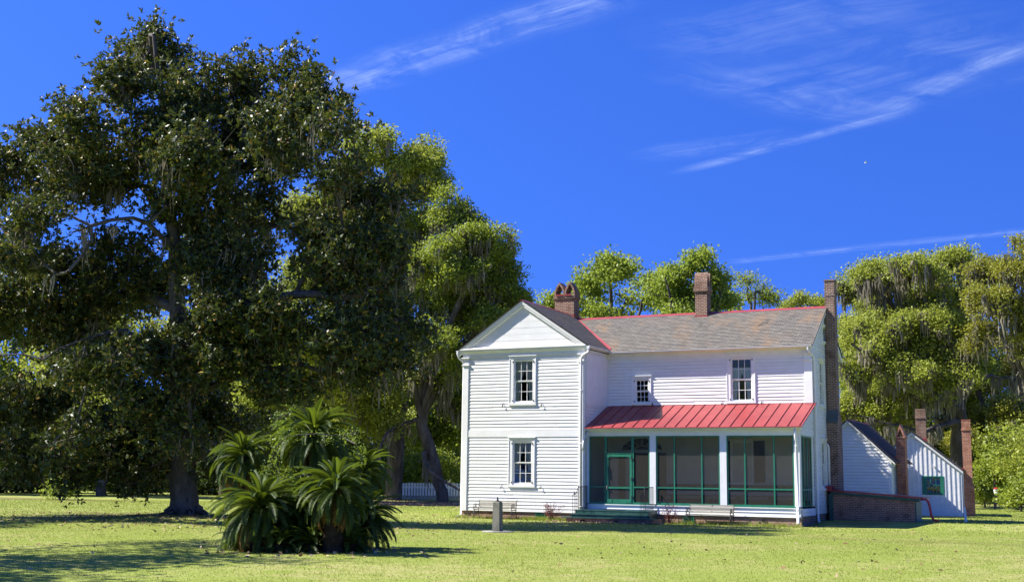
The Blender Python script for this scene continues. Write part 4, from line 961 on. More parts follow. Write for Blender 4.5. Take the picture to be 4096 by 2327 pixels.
def strands(pts, rng, lmin, lmax, per, wd=.035, spread=.16):
    """Spanish moss: bundles of thin drooping ribbons under a point"""
    n = len(pts) * per; p0 = np.repeat(pts, per, 0) + rng.normal(0, spread, (n, 3)) * np.array([1, 1, .25]); L = np.repeat(rng.uniform(lmin, lmax, len(pts)), per) * rng.uniform(.35, 1, n)
    ang = rng.uniform(0, math.pi, n); s_ = np.stack([np.cos(ang), np.sin(ang), 0 * ang], 1); V = []; m_ = 4
    off = np.zeros((n, 3)); w_ = wd * rng.uniform(.6, 1.4, n)
    rows = []
    for i in range(m_ + 1):
        f = i / m_; ww = (w_ * (.6, 1.5, 1.25, .8, .1)[i])[:, None]
        off = off + (rng.normal(0, .05, (n, 3)) * np.array([1, 1, 0]) if i else 0)
        c = p0 + off - np.stack([0*L, 0*L, L * f], 1); rows += [c - s_ * ww, c + s_ * ww]
    V = np.stack(rows, 1).reshape(-1, 3); k = 2 * (m_ + 1); base = (np.arange(n) * k)[:, None]
    F = np.stack([np.stack([base[:, 0] + 2*i, base[:, 0] + 2*i + 1, base[:, 0] + 2*i + 3, base[:, 0] + 2*i + 2], 1) for i in range(m_)], 1).reshape(-1, 4)
    return V, F, np.repeat(rng.uniform(0, 1, n), m_)

def tree(name, label, base, trunk, blobs, dens, kind, leafm, barkm, seed, group=None, moss=0, moss_len=(.5, 1.6), lsize=.2, per=40, spread=.45, rtip=.012, flat=.75, clump=.32, moss_zmax=None, cat='tree', step=.8, mossw=.035, moss_per=7, expo=.46):
    rng = np.random.default_rng(seed); th = thing(name, label, cat, tuple(base), group)
    tips = blob_points(blobs, dens, rng, clump) if kind == 'magnolia' else cloud_points(blobs, dens, rng)
    tips = tips[tips[:, 2] > base[2] + .35]
    pos, par, rad, order, ends = grow(trunk, tips, rng, step=step, rtip=rtip, expo=expo)
    V, F = wood_mesh(pos, par, rad); fast_mesh('trunk', V, F, M[barkm], th, smooth=True)
    ep = pos[ends]; ed = unit(ep - pos[np.maximum(par[ends], 0)])
    if kind == 'magnolia':                       # whorls of long stiff leaves at the twig ends
        nr = per // 8; c = np.repeat(ep, nr, 0) + rng.normal(0, spread, (len(ep) * nr, 3)) * np.array([1, 1, .8]); tw = unit(np.repeat(ed, nr, 0) * .6 + rng.normal(0, .5, c.shape) + np.array([0, 0, .55]))
        c = np.repeat(c, 8, 0); tw = np.repeat(tw, 8, 0); ax = unit(tw * rng.uniform(.2, 1.0, (len(c), 1)) + unit(rng.normal(size=c.shape)) * .95); L = rng.uniform(.7, 1.25, len(c)) * lsize; wd = L * .46
        c = c + tw * rng.uniform(-.10, .10, (len(c), 1))
    else:                                        # loose flattened sprays of small leaves
        c = np.repeat(ep, per, 0) + np.clip(rng.normal(0, 1, (len(ep) * per, 3)), -1.7, 1.7) * spread * np.array([1, 1, flat]); ax = rng.normal(size=c.shape) + np.repeat(ed, per, 0) * .5; L = rng.uniform(.6, 1.3, len(c)) * lsize; wd = L * rng.uniform(.5, .8, len(c))
    V, F = leaves(c, ax, L, wd, rng); fast_mesh('crown', V, F, M[leafm], th, var=np.clip(rng.beta(2, 2, len(c)) * .75 + np.repeat(rng.uniform(0, .25, len(ep)), len(c) // len(ep)) if kind != 'magnolia' else rng.uniform(0, 1, len(c)), 0, 1))
    if moss:
        cand = np.where((rad > .02) & (rad < .22) & (pos[:, 2] > base[2] + 2.2))[0]
        if moss_zmax: cand = cand[pos[cand, 2] < moss_zmax]
        if len(cand):
            pk = pos[rng.choice(cand, moss)] + rng.normal(0, .15, (moss, 3)); L1 = moss_len[1]
            V, F, var = strands(pk, rng, moss_len[0], L1, moss_per, mossw); V[:, 2] = np.maximum(V[:, 2], .4)
            mo = fast_mesh('spanish_moss', V, F, M['moss'], th, var=var); mo['kind'] = 'stuff'
    return th
prng = np.random.default_rng(3); NS = [100]
def PR(): NS[0] += 1; return np.random.default_rng(NS[0])      # every tree draws from its own seed
def G3(px, py, d):            # ground under a survey column at a given distance
    q = A(px, py, d); q[2] = gnd(q[0], q[1]) - .05; return q
# the big magnolia on the left
MD = 49.
mb_ = [(380,140,105,110),(300,190,110,100),(440,240,120,120),(210,290,95,85),(640,210,105,105),(755,280,105,95),(840,330,65,65),(560,330,100,110),(120,390,115,85),(20,430,90,85),(300,410,150,100),(700,420,150,105),(860,440,70,60),(950,500,95,50),
       (470,520,170,110),(60,520,100,60),(-70,470,80,120),(150,690,150,80),(10,650,80,60),(340,700,160,105),(600,690,180,115),(820,640,160,105),(985,640,80,60),(980,760,95,70),(880,840,150,85),(1025,830,50,40),(650,860,160,90),(400,880,170,105),(150,840,160,100),(-20,800,110,120),
       (100,1010,150,95),(320,1060,150,105),(520,1040,130,95),(700,970,100,55),(860,930,110,45),(985,900,80,45),(260,1170,130,55),(400,1170,75,50),(560,1150,60,60),(60,1130,110,60),(-60,1050,100,110),(480,380,120,110),(620,540,120,100),(560,900,110,80,-3.),(700,800,130,80,-2.6),(250,900,130,80,-3.4),(400,1000,110,70,-3.2),(530,780,110,70,-2.6),(450,1100,70,50,-3),(180,1110,100,60,-2.6),(890,480,85,65,2),(905,570,95,70,1),(830,560,95,80,1),(960,600,70,50,0),(720,180,70,60),(800,240,65,55),(690,340,110,90),(180,420,110,80),(90,470,90,60),(560,230,70,90),(400,320,120,100),(250,470,110,60),(70,610,80,50),(310,620,100,70),(200,760,120,70),(40,740,90,70)]
mtr = G3(460, 1290, MD)
def mp(px, py, dd=0.): return A(px, py, MD + dd)
limbs = [([mtr - (0, 0, .1), mtr + (0, 0, .5), mp(462, 1180), mp(455, 1000, .1), mp(447, 800), mp(435, 600, -.2), mp(415, 380), mp(400, 230), mp(385, 90)], .60, .06),
         ([mp(450, 980), mp(480, 850, 1), mp(520, 650, 1.6), mp(560, 480, 1.8), mp(620, 300, 2), mp(660, 150, 2)], .26, .05),
         ([mp(455, 1000), mp(370, 870, -2), mp(320, 825, -3), mp(230, 840, -4), mp(150, 870, -4.4), mp(100, 905, -5), mp(40, 880, -5), mp(-60, 900, -5)], .07, .02),
         ([mp(440, 640), mp(380, 560, -1), mp(330, 545, -2), mp(250, 555, -3), mp(180, 582, -4)], .12, .03),
         ([mp(250, 557, -3), mp(220, 620, -3.4), mp(170, 680, -4)], .08, .03),
         ([mp(448, 850), mp(560, 775, -1), mp(660, 745, -2.4), mp(780, 735, -3), mp(860, 750, -3), mp(960, 720, -3)], .13, .04),
         ([mp(450, 700), mp(600, 600, 2), mp(760, 540, 3), mp(900, 500, 4)], .17, .05),
         ([mp(455, 1000), mp(600, 940, -1.5), mp(760, 910, -2.5), mp(860, 950, -3), mp(960, 930, -3)], .11, .03),
         ([mp(460, 1150), mp(520, 1130, -2), mp(560, 1170, -3), mp(600, 1210, -3.5)], .13, .04),
         ([mp(458, 1080), mp(380, 1090, 2), mp(260, 1130, 3), mp(120, 1150, 4), mp(0, 1180, 4)], .16, .04),
         ([mp(447, 780), mp(300, 700, 3), mp(140, 640, 5), mp(0, 560, 6)], .16, .05), ([mp(430, 560), mp(300, 400, 3), mp(150, 350, 4)], .14, .04)]
for a in np.linspace(0, 2 * math.pi, 8)[:-1]:            # root flare
    dr = np.array([math.cos(a + .3), math.sin(a + .3), 0]); limbs.append(([mtr + (0, 0, .55) + dr * .35, mtr + dr * .75 + (0, 0, .12), mtr + dr * 1.25 - (0, 0, .06)], .24, .05))
tree('magnolia_tree', 'huge dark glossy-leaved magnolia with thick flared trunk towering on the left', mtr, limbs, px_blobs(mb_, MD, 3.6, PR(), .9, lambda x, y: -4.2 * max(0, (x - 620) / 450)), 31, 'magnolia', 'magleaf', 'magbark', 11, moss=420, moss_len=(.4, 1.6), lsize=.20, per=64, spread=.36, rtip=.0095, clump=.27, mossw=.022, expo=.45)

OD = 95.
def std_trunk(px, py, d, topx, topy, r=.5, lean=0, forks=((-60, 120), (70, 150))):
    b = G3(px, py, d); mid = A(px + (topx - px) * .35 + lean, py + (topy - py) * .35, d); t_ = A(topx, topy, d)
    out = [([b - (0, 0, .1), b + (0, 0, .4), mid, t_], r, .10)]
    for fx, fy in forks:
        q = A(topx + fx, topy + fy - 60, d + prng.uniform(-4, 4)); out.append(([mid, (mid + q) / 2 + (0, 0, .8), q], r * .6, .06))
    return b, out
OAKS = 'live oaks with hanging moss'
b, tr = std_trunk(984, 1250, 97, 950, 520, .50, 25, ((-110, 160), (100, 120), (-150, 420), (40, 40)))
tree('live_oak', 'tall mossy oak with pale yellow-green top rising right behind the magnolia', b, tr, px_blobs([(950,365,70,50),(1035,395,80,55),(890,405,60,50),(1000,470,105,60),(900,520,110,75),(1055,555,75,55),(790,520,100,80),(950,650,115,75),(820,700,120,90),(900,820,125,75),(770,880,120,80),(930,960,100,65),(880,1060,90,55),(760,1060,90,60),(1000,1060,60,60),(1040,700,80,70),(1000,850,70,80),(900,1020,70,60,-5),(960,1050,50,50,-5),(690,900,110,60,-8),(640,980,100,50,-9),(800,950,90,50,-8),(560,860,110,60,-6),(720,840,110,60,-14),(640,900,110,60,-15),(820,880,90,50,-12),(1065,420,50,42,0),(1095,470,50,45,0),(1000,560,90,70,0),(960,740,100,70,0),(1075,400,30,22,0)], 97, 5., PR()), 19, 'oak', 'oakleaf', 'bark', 21, OAKS, moss=787, moss_len=(.5, 2.1), lsize=0.22, per=80, spread=0.41, rtip=.016, mossw=.045)
b, tr = std_trunk(1107, 1256, 92, 1120, 640, .48, -60, ((80, 60), (-60, 90), (110, 200), (-110, 330)))
tr.append(([A(1050, 1120, 92), A(1075, 1180, 90), A(1130, 1215, 88), A(1175, 1235, 87)], .22, .07)); tr.append(([A(1000, 1060, 92), A(960, 1090, 90), A(945, 1150, 89), A(960, 1200, 88)], .16, .05))
tree('live_oak', 'broad dark green mossy oak leaning beside the left gable of the house', b, tr, px_blobs([(1120,525,65,55),(1170,600,75,55),(1230,610,55,50),(1110,660,105,65),(1210,695,85,65),(1265,700,45,55),(1290,755,35,40),(1150,780,115,65),(1230,800,65,55),(1080,860,100,65),(1150,900,70,60),(1100,960,65,40),(1155,1000,50,60),(1185,930,40,50),(1150,530,42,38,0),(1185,560,36,34,0),(1245,625,42,38,0),(1262,665,38,38,0),(1180,660,90,60,0),(1230,740,80,60,0),(1305,745,26,26,0),(1110,740,80,70,0),(1170,840,70,60,0)], 92, 4., PR()), 19, 'oak', 'oakleaf2', 'bark', 22, OAKS, moss=955, moss_len=(.5, 2.2), lsize=0.20, per=80, spread=0.40, rtip=.016, mossw=.045)
# behind the middle of the house
b, tr = std_trunk(1540, 1250, 68, 1530, 760, .38, 5, ((-90, 60), (80, 40)))
tree('broadleaf_tree', 'bright spring-green tree behind the roof between the two ridge chimneys', b, tr, px_blobs([(1450,725,65,55),(1520,685,75,55),(1570,665,60,40),(1610,725,80,60),(1400,765,45,35),(1520,790,90,50),(1500,860,90,60)], 68, 2.5, PR()), 17, 'oak', 'brightleaf', 'bark', 23, lsize=0.17, per=84, spread=0.33, rtip=.014)
b, tr = std_trunk(1730, 1250, 64, 1735, 740, .38, -5, ((-60, 50), (70, 60)))
tree('broadleaf_tree', 'bright spring-green tree rising behind the middle ridge chimney', b, tr, px_blobs([(1695,690,55,45),(1742,652,40,36),(1790,690,42,42),(1660,740,60,40),(1770,745,55,38),(1820,750,30,26),(1724,750,90,60,0),(1690,800,95,60,0),(1800,850,80,55,0),(1812,805,50,32,0),(1830,900,70,60,0),(1740,830,105,60),(1740,920,110,60),(1640,880,80,70)], 64, 1.8, PR()), 22, 'oak', 'brightleaf', 'bark', 24, lsize=0.16, per=84, spread=0.32, rtip=.014)
b, tr = std_trunk(1880, 1250, 88, 1880, 760, .22, 0, ((10, 30), (30, 70), (-30, 50), (-60, 60)))
tree('sparse_tree', 'sparse bare-twigged tree with round mistletoe balls left of the end chimney', b, tr, px_blobs([(1882,702,16,18,0),(1876,738,14,14,0),(1905,722,24,36),(1850,720,30,40),(1930,745,25,22)], 88, 1.5, PR()), 15, 'oak', 'oakleaf2', 'bark', 25, lsize=.16, per=24, spread=.34, rtip=.013, clump=.4)
b, tr = std_trunk(2010, 1250, 115, 2010, 790, .3, 0, ((-40, 40), (40, 40)))
tree('broadleaf_tree', 'small pale green treetop just above the roof ridge near its right end', b, tr, px_blobs([(2010,756,42,24),(1962,775,34,18),(2060,768,36,22),(2010,800,70,25)], 115, 2., PR()), 20, 'oak', 'oakleaf', 'bark', 26, lsize=0.19, per=70, spread=0.33, rtip=.014)
# right side
b = G3(2405, 1240, 95)
tr = [([b - (0, 0, .1), b + (0, 0, .5), A(2402, 1060, 95), A(2392, 960, 95), A(2372, 860, 95), A(2365, 760, 95), A(2370, 690, 95)], .95, .15), ([A(2400, 1000, 95), A(2415, 900, 95), A(2420, 800, 95), A(2425, 700, 95)], .5, .12), ([A(2385, 930, 95), A(2320, 850, 93), A(2230, 760, 92), A(2170, 710, 91)], .38, .08), ([A(2398, 1020, 95), A(2300, 960, 91), A(2200, 900, 89), A(2130, 860, 88)], .36, .08), ([A(2402, 1050, 95), A(2310, 1080, 91), A(2220, 1060, 89), A(2150, 1040, 88)], .30, .07), ([A(2400, 980, 95), A(2470, 940, 97), A(2540, 950, 98)], .34, .08), ([A(2370, 800, 95), A(2290, 740, 98), A(2230, 690, 99)], .28, .07)]
tree('live_oak', 'great live oak with thick trunk and curtains of grey moss behind the shed', b, tr, px_blobs([(2130,722,50,42),(2200,700,62,50),(2290,670,75,50),(2380,645,65,36),(2422,690,36,48),(2230,775,100,50),(2330,755,80,50),(2400,775,55,50),(2145,830,55,50),(2230,880,85,50),(2330,870,75,42),(2140,930,45,45),(2205,965,75,42),(2300,950,70,42),(2380,905,50,42),(2130,1030,40,36),(2185,1045,45,36),(2270,1030,60,30),(2130,820,40,50,3),(2140,980,40,50,3),(2300,800,110,60,-4),(2390,840,80,60,-4),(2200,840,90,60,-4),(2340,730,90,60,-2),(2270,910,100,50,-5),(2360,950,80,50,-5),(2180,700,60,50,-2)], 94, 5., PR()), 22, 'oak', 'oakleaf', 'bark', 27, OAKS, moss=1187, moss_len=(.5, 2.2), lsize=0.19, per=80, spread=0.40, rtip=.016, mossw=.045, moss_per=14)
b, tr = std_trunk(2600, 1250, 84, 2570, 760, .5, 10, ((-110, 40), (-60, 120), (60, 60)))
tree('live_oak', 'olive-tinged mossy oak cut by the right edge of the picture', b, tr, px_blobs([(2480,665,55,42),(2540,680,60,50),(2500,760,75,55),(2560,790,60,60),(2465,840,45,45),(2570,630,50,36),(2620,700,80,80),(2530,860,60,40),(2620,860,70,70)], 84, 4., PR()), 22, 'oak', 'oakleaf3', 'bark', 28, OAKS, moss=481, moss_len=(.5, 1.9), lsize=0.18, per=80, spread=0.36, rtip=.016, mossw=.04)
b, tr = std_trunk(2500, 1250, 112, 2500, 960, .45, 0, ((-60, 60), (60, 60)))
tree('broadleaf_tree', 'dull olive tree filling the gap behind the great live oak trunk', b, tr, px_blobs([(2480,940,85,65),(2550,920,75,70),(2460,1040,80,60),(2540,1040,90,60),(2410,1100,60,50)], 112, 4., PR()), 18, 'oak', 'oakleaf3', 'bark', 29, moss=260, moss_len=(.5, 2.), lsize=0.20, per=77, spread=0.41, rtip=.016)
for i, (px, py, rx, ry, d, lb) in enumerate(((2490, 1165, 48, 50, 86, 'tall yellow-green bush behind the bird feeder on the right'), (2548, 1140, 50, 62, 84, 'tall yellow-green bush cut by the right edge of the picture'), (2555, 1225, 45, 38, 80, 'low leafy bush at the right edge beneath the taller bush'), (2465, 1220, 26, 36, 92, 'small bush between the orange red chimney and the bird feeder'))):
    b = G3(px, 1260, d); tree('bush', lb, b, [([b - (0, 0, .1), b + (0, 0, .6), A(px, py, d)], .08, .03)], px_blobs([(px, py, rx, ry, 0.), (px - rx * .5, py + ry * .4, rx * .6, ry * .5), (px + rx * .4, py + ry * .5, rx * .6, ry * .45)], d, 1., PR()), 20, 'oak', ('oakleaf2', 'oakleaf', 'oakleaf2', 'oakleaf2')[i], 'bark', 40 + i, 'bushes at the right edge', lsize=.20, per=44, spread=.36, rtip=.010, cat='bush', step=.5)
# dark oaks behind the magnolia on the left
for i, (px, d, bl, lm, lb) in enumerate((
        (-40, 104, [(-60,760,130,110),(60,820,110,90),(-20,930,140,90),(60,1030,120,70),(-90,1060,110,90),(-10,1120,100,50)], 'oakleaf2', 'shaded mossy oak at the far left edge behind the magnolia'),
        (255, 100, [(220,800,120,100),(320,860,110,90),(170,930,120,80),(300,1000,130,80),(210,1090,120,60),(360,1110,80,50)], 'oakleaf', 'mossy oak seen through the left half of the magnolia crown'),
        (560, 106, [(520,640,110,90),(600,760,120,90),(500,860,120,80),(620,930,120,80),(540,1040,130,70),(640,1120,90,50)], 'oakleaf', 'mossy oak directly behind the magnolia trunk'),
        (760, 112, [(720,800,110,90),(820,880,110,90),(740,1000,110,80),(850,1080,100,70),(700,1120,90,50)], 'oakleaf2', 'mossy oak behind the sago palms in the far shade'))):
    b, tr = std_trunk(px, 1245, d, px + 10, 850, .45, 12, ((-120, 80), (110, 60), (-60, 250), (80, 260)))
    tree('live_oak', lb, b, tr, px_blobs(bl, d, 5., PR()), 9, 'oak', lm, 'bark', 50 + i, OAKS, moss=420, moss_len=(.5, 2.1), lsize=.32, per=42, spread=.66, rtip=.017, mossw=.05)
for i, (px, py, rx, ry, d, lm, lb) in enumerate((
        (-30, 1150, 110, 95, 108, 'darkleaf', 'dark evergreen thicket at the far left edge behind the lawn'),
        (130, 1165, 100, 75, 112, 'darkleaf', 'dark evergreen thicket behind the bright green bush'),
        (330, 1160, 110, 80, 110, 'darkleaf', 'dark evergreen thicket left of the magnolia trunk'),
        (540, 1165, 110, 80, 112, 'darkleaf', 'dark evergreen thicket right of the magnolia trunk'),
        (720, 1160, 110, 85, 114, 'oakleaf2', 'leafy thicket half hidden behind the sago palms'),
        (880, 1150, 80, 80, 108, 'oakleaf2', 'leafy thicket between the sago palms and the white board fence'),
        (1065, 1165, 80, 42, 109, 'oakleaf2', 'leafy shrubs growing just behind the white board fence'),
        (1090, 1000, 110, 150, 116, 'oakleaf2', 'tall thicket closing the gap between the two oak trunks'),
        (2270, 1100, 120, 70, 118, 'darkleaf', 'dark thicket under the great live oak behind the shed'),
        (2420, 1150, 70, 80, 112, 'darkleaf', 'dark thicket right of the shed chimney under the oaks'),
        (2560, 1120, 90, 90, 106, 'oakleaf2', 'tall thicket behind the bushes at the right edge'))):
    b = G3(px, 1245, d); n_ = 4
    tree('thicket', lb, b, [([b - (0, 0, .1), b + (0, 0, .8), A(px, py, d)], .14, .04)], px_blobs([(px, py, rx * .7, ry, 0.), (px - rx * .6, py + ry * .25, rx * .55, ry * .7), (px + rx * .6, py + ry * .2, rx * .55, ry * .75), (px, py + ry * .6, rx, ry * .4)], d, 2., PR()), 11, 'oak', lm, 'bark', 80 + i, 'thickets at the edge of the wood', lsize=.30, per=44, spread=.6, rtip=.014, cat='thicket', step=.6, flat=.8)
b, tr = std_trunk(2250, 1245, 116, 2250, 880, .5, 0, ((-90, 40), (90, 60), (-120, 180), (120, 200)))
tree('live_oak', 'darker mossy oak closing the gaps behind the great live oak', b, tr, px_blobs([(2150,840,80,70),(2250,800,90,70),(2350,850,80,70),(2160,960,80,60),(2270,960,90,60),(2370,990,80,60),(2140,1060,60,40),(2240,1060,80,40),(2440,880,60,80)], 116, 4., PR()), 14, 'oak', 'oakleaf2', 'bark', 31, OAKS, moss=612, moss_len=(.6, 2.4), lsize=.32, per=44, spread=0.44, rtip=.016, mossw=.055)
# undergrowth
b = G3(150, 1252, 84); tree('bush', 'bright green bush glowing in the sun under the magnolia boughs', b, [([b - (0, 0, .1), b + (0, 0, .5), A(150, 1225, 84)], .06, .02)], px_blobs([(150, 1215, 32, 22, 0.), (130, 1232, 34, 16), (175, 1230, 28, 16)], 84, .6, PR()), 26, 'oak', 'brightleaf', 'bark', 60, lsize=.17, per=40, spread=.3, rtip=.010, cat='bush', step=.4)
rng = np.random.default_rng(77); pts = []
for px in np.arange(-250, 2900, 7.):
    d = rng.uniform(126, 150); h = (8.5 + 2.6 * math.sin(px * .011) + 1.8 * math.sin(px * .031 + 1)) * rng.uniform(.6, 1.1); q = G3(px, 1240, d)
    k = int(h * 6); pts.append(np.stack([q[0] + rng.normal(0, 1.6, k), q[1] + rng.normal(0, 1.6, k), q[2] + h * rng.uniform(0, 1, k)**.8], 1))
pts = np.concatenate(pts); c = np.repeat(pts, 10, 0) + rng.normal(0, .55, (len(pts) * 10, 3)); c[:, 2] = np.maximum(c[:, 2], .1)
V, F = leaves(c, rng.normal(size=c.shape), rng.uniform(.4, .7, len(c)), rng.uniform(.3, .45, len(c)), rng)
tag(fast_mesh('far_woodland', V, F, M['darkleaf'], None, var=rng.uniform(0, .8, len(c))), 'far dark wood closing the lawn beyond the oaks', None, None, 'stuff')
# trees outside the left edge whose shadows cross the near lawn
for i, (lat, d, hgt, lb) in enumerate(((-19., 27.5, 9., 'oak standing just outside the left edge of the lawn'), (-29., 48, 10., 'second oak outside the left edge farther back'))):
    c0 = CAM + FW * d + RT * lat; c0[2] = 0
    bl = [(c0 + FW * a + RT * b_ + UP * (hgt + z), (2.0, 1.5, 1.2)) for a, b_, z in ((0, 0, 1), (1.6, 2.4, -.5), (-1.8, 1.5, -1), (.5, -2.5, -.5), (-1, -1, 1.5), (2.4, -.5, -1.6), (-2.6, 3.2, -2.2), (0, 3.4, .6), (-1.2, 4.2, -1.2), (3.6, 1.2, 0.), (-5., 1., 0.), (-5.4, 2.6, -1.), (5.4, 2.6, -.6), (6.6, 1., .6))]
    tree('live_oak', lb, c0, [([c0 - (0, 0, .1), c0 + UP * 4, c0 + UP * (hgt - 1)], .4, .12)], bl, 8, 'oak', 'oakleaf2', 'bark', 70 + i, OAKS, lsize=.24, per=46, spread=.5, rtip=.016)

# ------------------------------------------------------------------ sago palms
def frond_mesh(name, L, arch, young, m, seed, w0=.16):
    rng = np.random.default_rng(seed); n = 52; t = np.linspace(0, 1, n); th = arch * t**1.3
    dx = np.cumsum(np.r_[0, np.cos(th[1:]) * L / n]); dz = np.cumsum(np.r_[0, -np.sin(th[1:]) * L / n]); V = []; F = []; var = []
    for i in range(n):               # rachis
        r_ = .012 * (1 - .8 * t[i]); V += [(dx[i], -r_, dz[i]), (dx[i], r_, dz[i])]
        if i: b = len(V); F.append((b - 4, b - 3, b - 1, b - 2)); var.append(.7)
    for i in range(3, n):
        f = t[i]; ll = w0 * (min(1, f * 3.2) * (1 - .62 * max(0, (f - .55) / .45)**1.5)) * rng.uniform(.9, 1.1)
        for sd in (-1, 1):
            a = np.array([dx[i], 0, dz[i]]); tx = np.array([math.cos(th[i]), 0, -math.sin(th[i])]); nz = np.array([math.sin(th[i]), 0, math.cos(th[i])])
            dr = unit(tx * .55 + np.array([0, sd * .8, 0]) + nz * (.5 if young else .36)); ww = tx * .0085
            tip = a + dr * ll - nz * ll * .10; mid = a + dr * ll * .55 + nz * .004; b = len(V)
            V += [tuple(a - ww), tuple(a + ww), tuple(mid + ww * 1.1), tuple(tip), tuple(mid - ww * 1.1)]; F += [(b, b + 1, b + 2, b + 4), (b + 4, b + 2, b + 3, b + 3)]; v = rng.uniform(0, 1); var += [v, v]
    V = np.array(V, np.float32); me = bpy.data.meshes.new(name); me.from_pydata([tuple(map(float, q)) for q in V], [], [f if f[2] != f[3] else f[:3] for f in F]); at = me.attributes.new('var', 'FLOAT', 'FACE'); at.data.foreach_set('value', var); me.materials.append(m); return me
FRM = [frond_mesh('frond', 1., a, y, M['frond'], i, .138) for i, (a, y) in enumerate(((.95, True), (1.45, True), (1.6, False), (1.35, False)))]
FRD = frond_mesh('frond', 1., 1.7, False, M['fronddead'], 9, .15)
def cycad(label, base, height, Lf, nf, seed, lean=(0, 0), dead=6, low=-.55, rtr=.17):
    rng = np.random.default_rng(seed); base = np.array(base); th = thing('sago_palm', label, 'sago palm', tuple(base), 'sago palms clustered on the lawn')
    top = np.array([lean[0], lean[1], height]); mb = MB(); n = max(3, int(height / .12)); path, rr = [], []
    for i in range(n + 1):
        f = i / n; path.append(base + top * f - (0, 0, .05 * (1 - f))); rr.append(rtr * (1.15 - .25 * f) * (1 + .10 * (i % 2)))
    mb.tube(path, rr, 12); mb.build('trunk', M['palmtrunk'], th)
    for k in range(nf + dead):
        isd = k >= nf; f = (k + .5) / nf if not isd else 1.
        el = (1.38 + (low - 1.38) * f**.95) + rng.normal(0, .09); az = k * 2.39996 + rng.normal(0, .15)
        if isd: el = low - .25 + rng.normal(0, .15)
        me = FRD if isd else FRM[0 if f < .18 else (1 if f < .48 else (2 if f < .8 else 3))]
        o = bpy.data.objects.new('frond', me); col.objects.link(o); o.parent = th; ORG[o.name] = base; s_ = Lf * rng.uniform(.85, 1.08) * (.8 if f < .12 else 1)
        if isd: o['label'] = 'browned drooping frond'
        o.location = tuple(top + np.array([0, 0, -.06 + .10 * (1 - f)])); o.rotation_euler = (rng.normal(0, .2), -el, az); o.scale = (s_,) * 3
    return th
def SG(px, py, d): return G3(px, py, d)
cycad('large sago palm at the left front of the cluster with arching dark fronds', SG(645, 1390, 28.9), 1.0, 1.26, 88, 1, dead=10, low=-.42)
cycad('stout-trunked sago palm at the right front of the cluster with orange-browned lower fronds', SG(832, 1388, 28.6), 1.42, 1.10, 84, 2, dead=14, rtr=.20, low=-.55)
cycad('tallest sago palm in the middle of the cluster', SG(758, 1375, 30.6), 2.72, 1.22, 86, 3, lean=(.12, .1), dead=12, low=-.55)
cycad('tall thin sago palm leaning at the left back of the cluster', SG(640, 1365, 31.2), 2.22, .98, 86, 4, lean=(-.40, -.15), dead=9, low=-.5)
cycad('sago palm peeping out at the right back of the cluster', SG(890, 1365, 31.8), 1.92, .95, 78, 5, lean=(.1, .1), dead=4)
cycad('low shaded sago palm at the right end of the cluster', SG(895, 1380, 30.2), .70, 1.12, 92, 6, lean=(.05, .0), dead=5, low=-.3)
cycad('low sago palm deep in the shade between the two front ones', SG(742, 1386, 29.4), .6, 1.05, 90, 7, dead=5, low=-.3)
cycad('half hidden sago palm filling the middle of the cluster below the tallest crown', SG(780, 1372, 30.4), 1.35, 1.05, 88, 8, lean=(-.2, .1), dead=5, low=-.45)
for i, (px, py, d, lb) in enumerate(((700, 1393, 28.5, 'small sago pup at the foot of the large left sago'), (778, 1394, 28.6, 'small sago pup between the two front sagos'), (880, 1391, 28.9, 'small sago pup at the foot of the stout-trunked sago'), (600, 1383, 29.6, 'small sago pup at the left edge of the cluster'))):
    cycad(lb, SG(px, py, d), .22, .72, 46, 20 + i, dead=3, low=-.35)
# vine in the tall sago
rng = np.random.default_rng(5); vb = SG(690, 1370, 30.2); vi = thing('vine', 'pale green vine scrambling through the tallest sago palm', 'vine', tuple(vb))
wood, cl_ = MB(), []
for pth in ([(660, 1260), (640, 1215), (648, 1190), (675, 1165), (690, 1120)], [(690, 1120), (720, 1090), (790, 1085), (850, 1090), (900, 1080)], [(690, 1120), (700, 1180), (690, 1210)], [(700, 1090), (690, 1050), (730, 1030)], [(850, 1090), (890, 1110), (905, 1150)], [(690, 1200), (760, 1190), (800, 1185)]):
    P3 = [A(x, y, 29.6 + .3 * math.sin(x)) for x, y in pth]; wood.tube(P3, .012, 5)
    for a, b2 in zip(P3[:-1], P3[1:]): cl_.append(a + (b2 - a) * rng.uniform(0, 1, (9, 1)) + rng.normal(0, .07, (9, 3)))
wood.tube([vb, A(660, 1260, 30)], .014, 5); wood.build('stem', M['bark'], vi)
c = np.repeat(np.concatenate(cl_), 9, 0); c = c + rng.normal(0, .06, c.shape); V, F = leaves(c, rng.normal(size=c.shape), rng.uniform(.04, .08, len(c)), rng.uniform(.025, .04, len(c)), rng); fast_mesh('foliage', V, F, M['vine'], vi, var=rng.uniform(0, 1, len(c)))
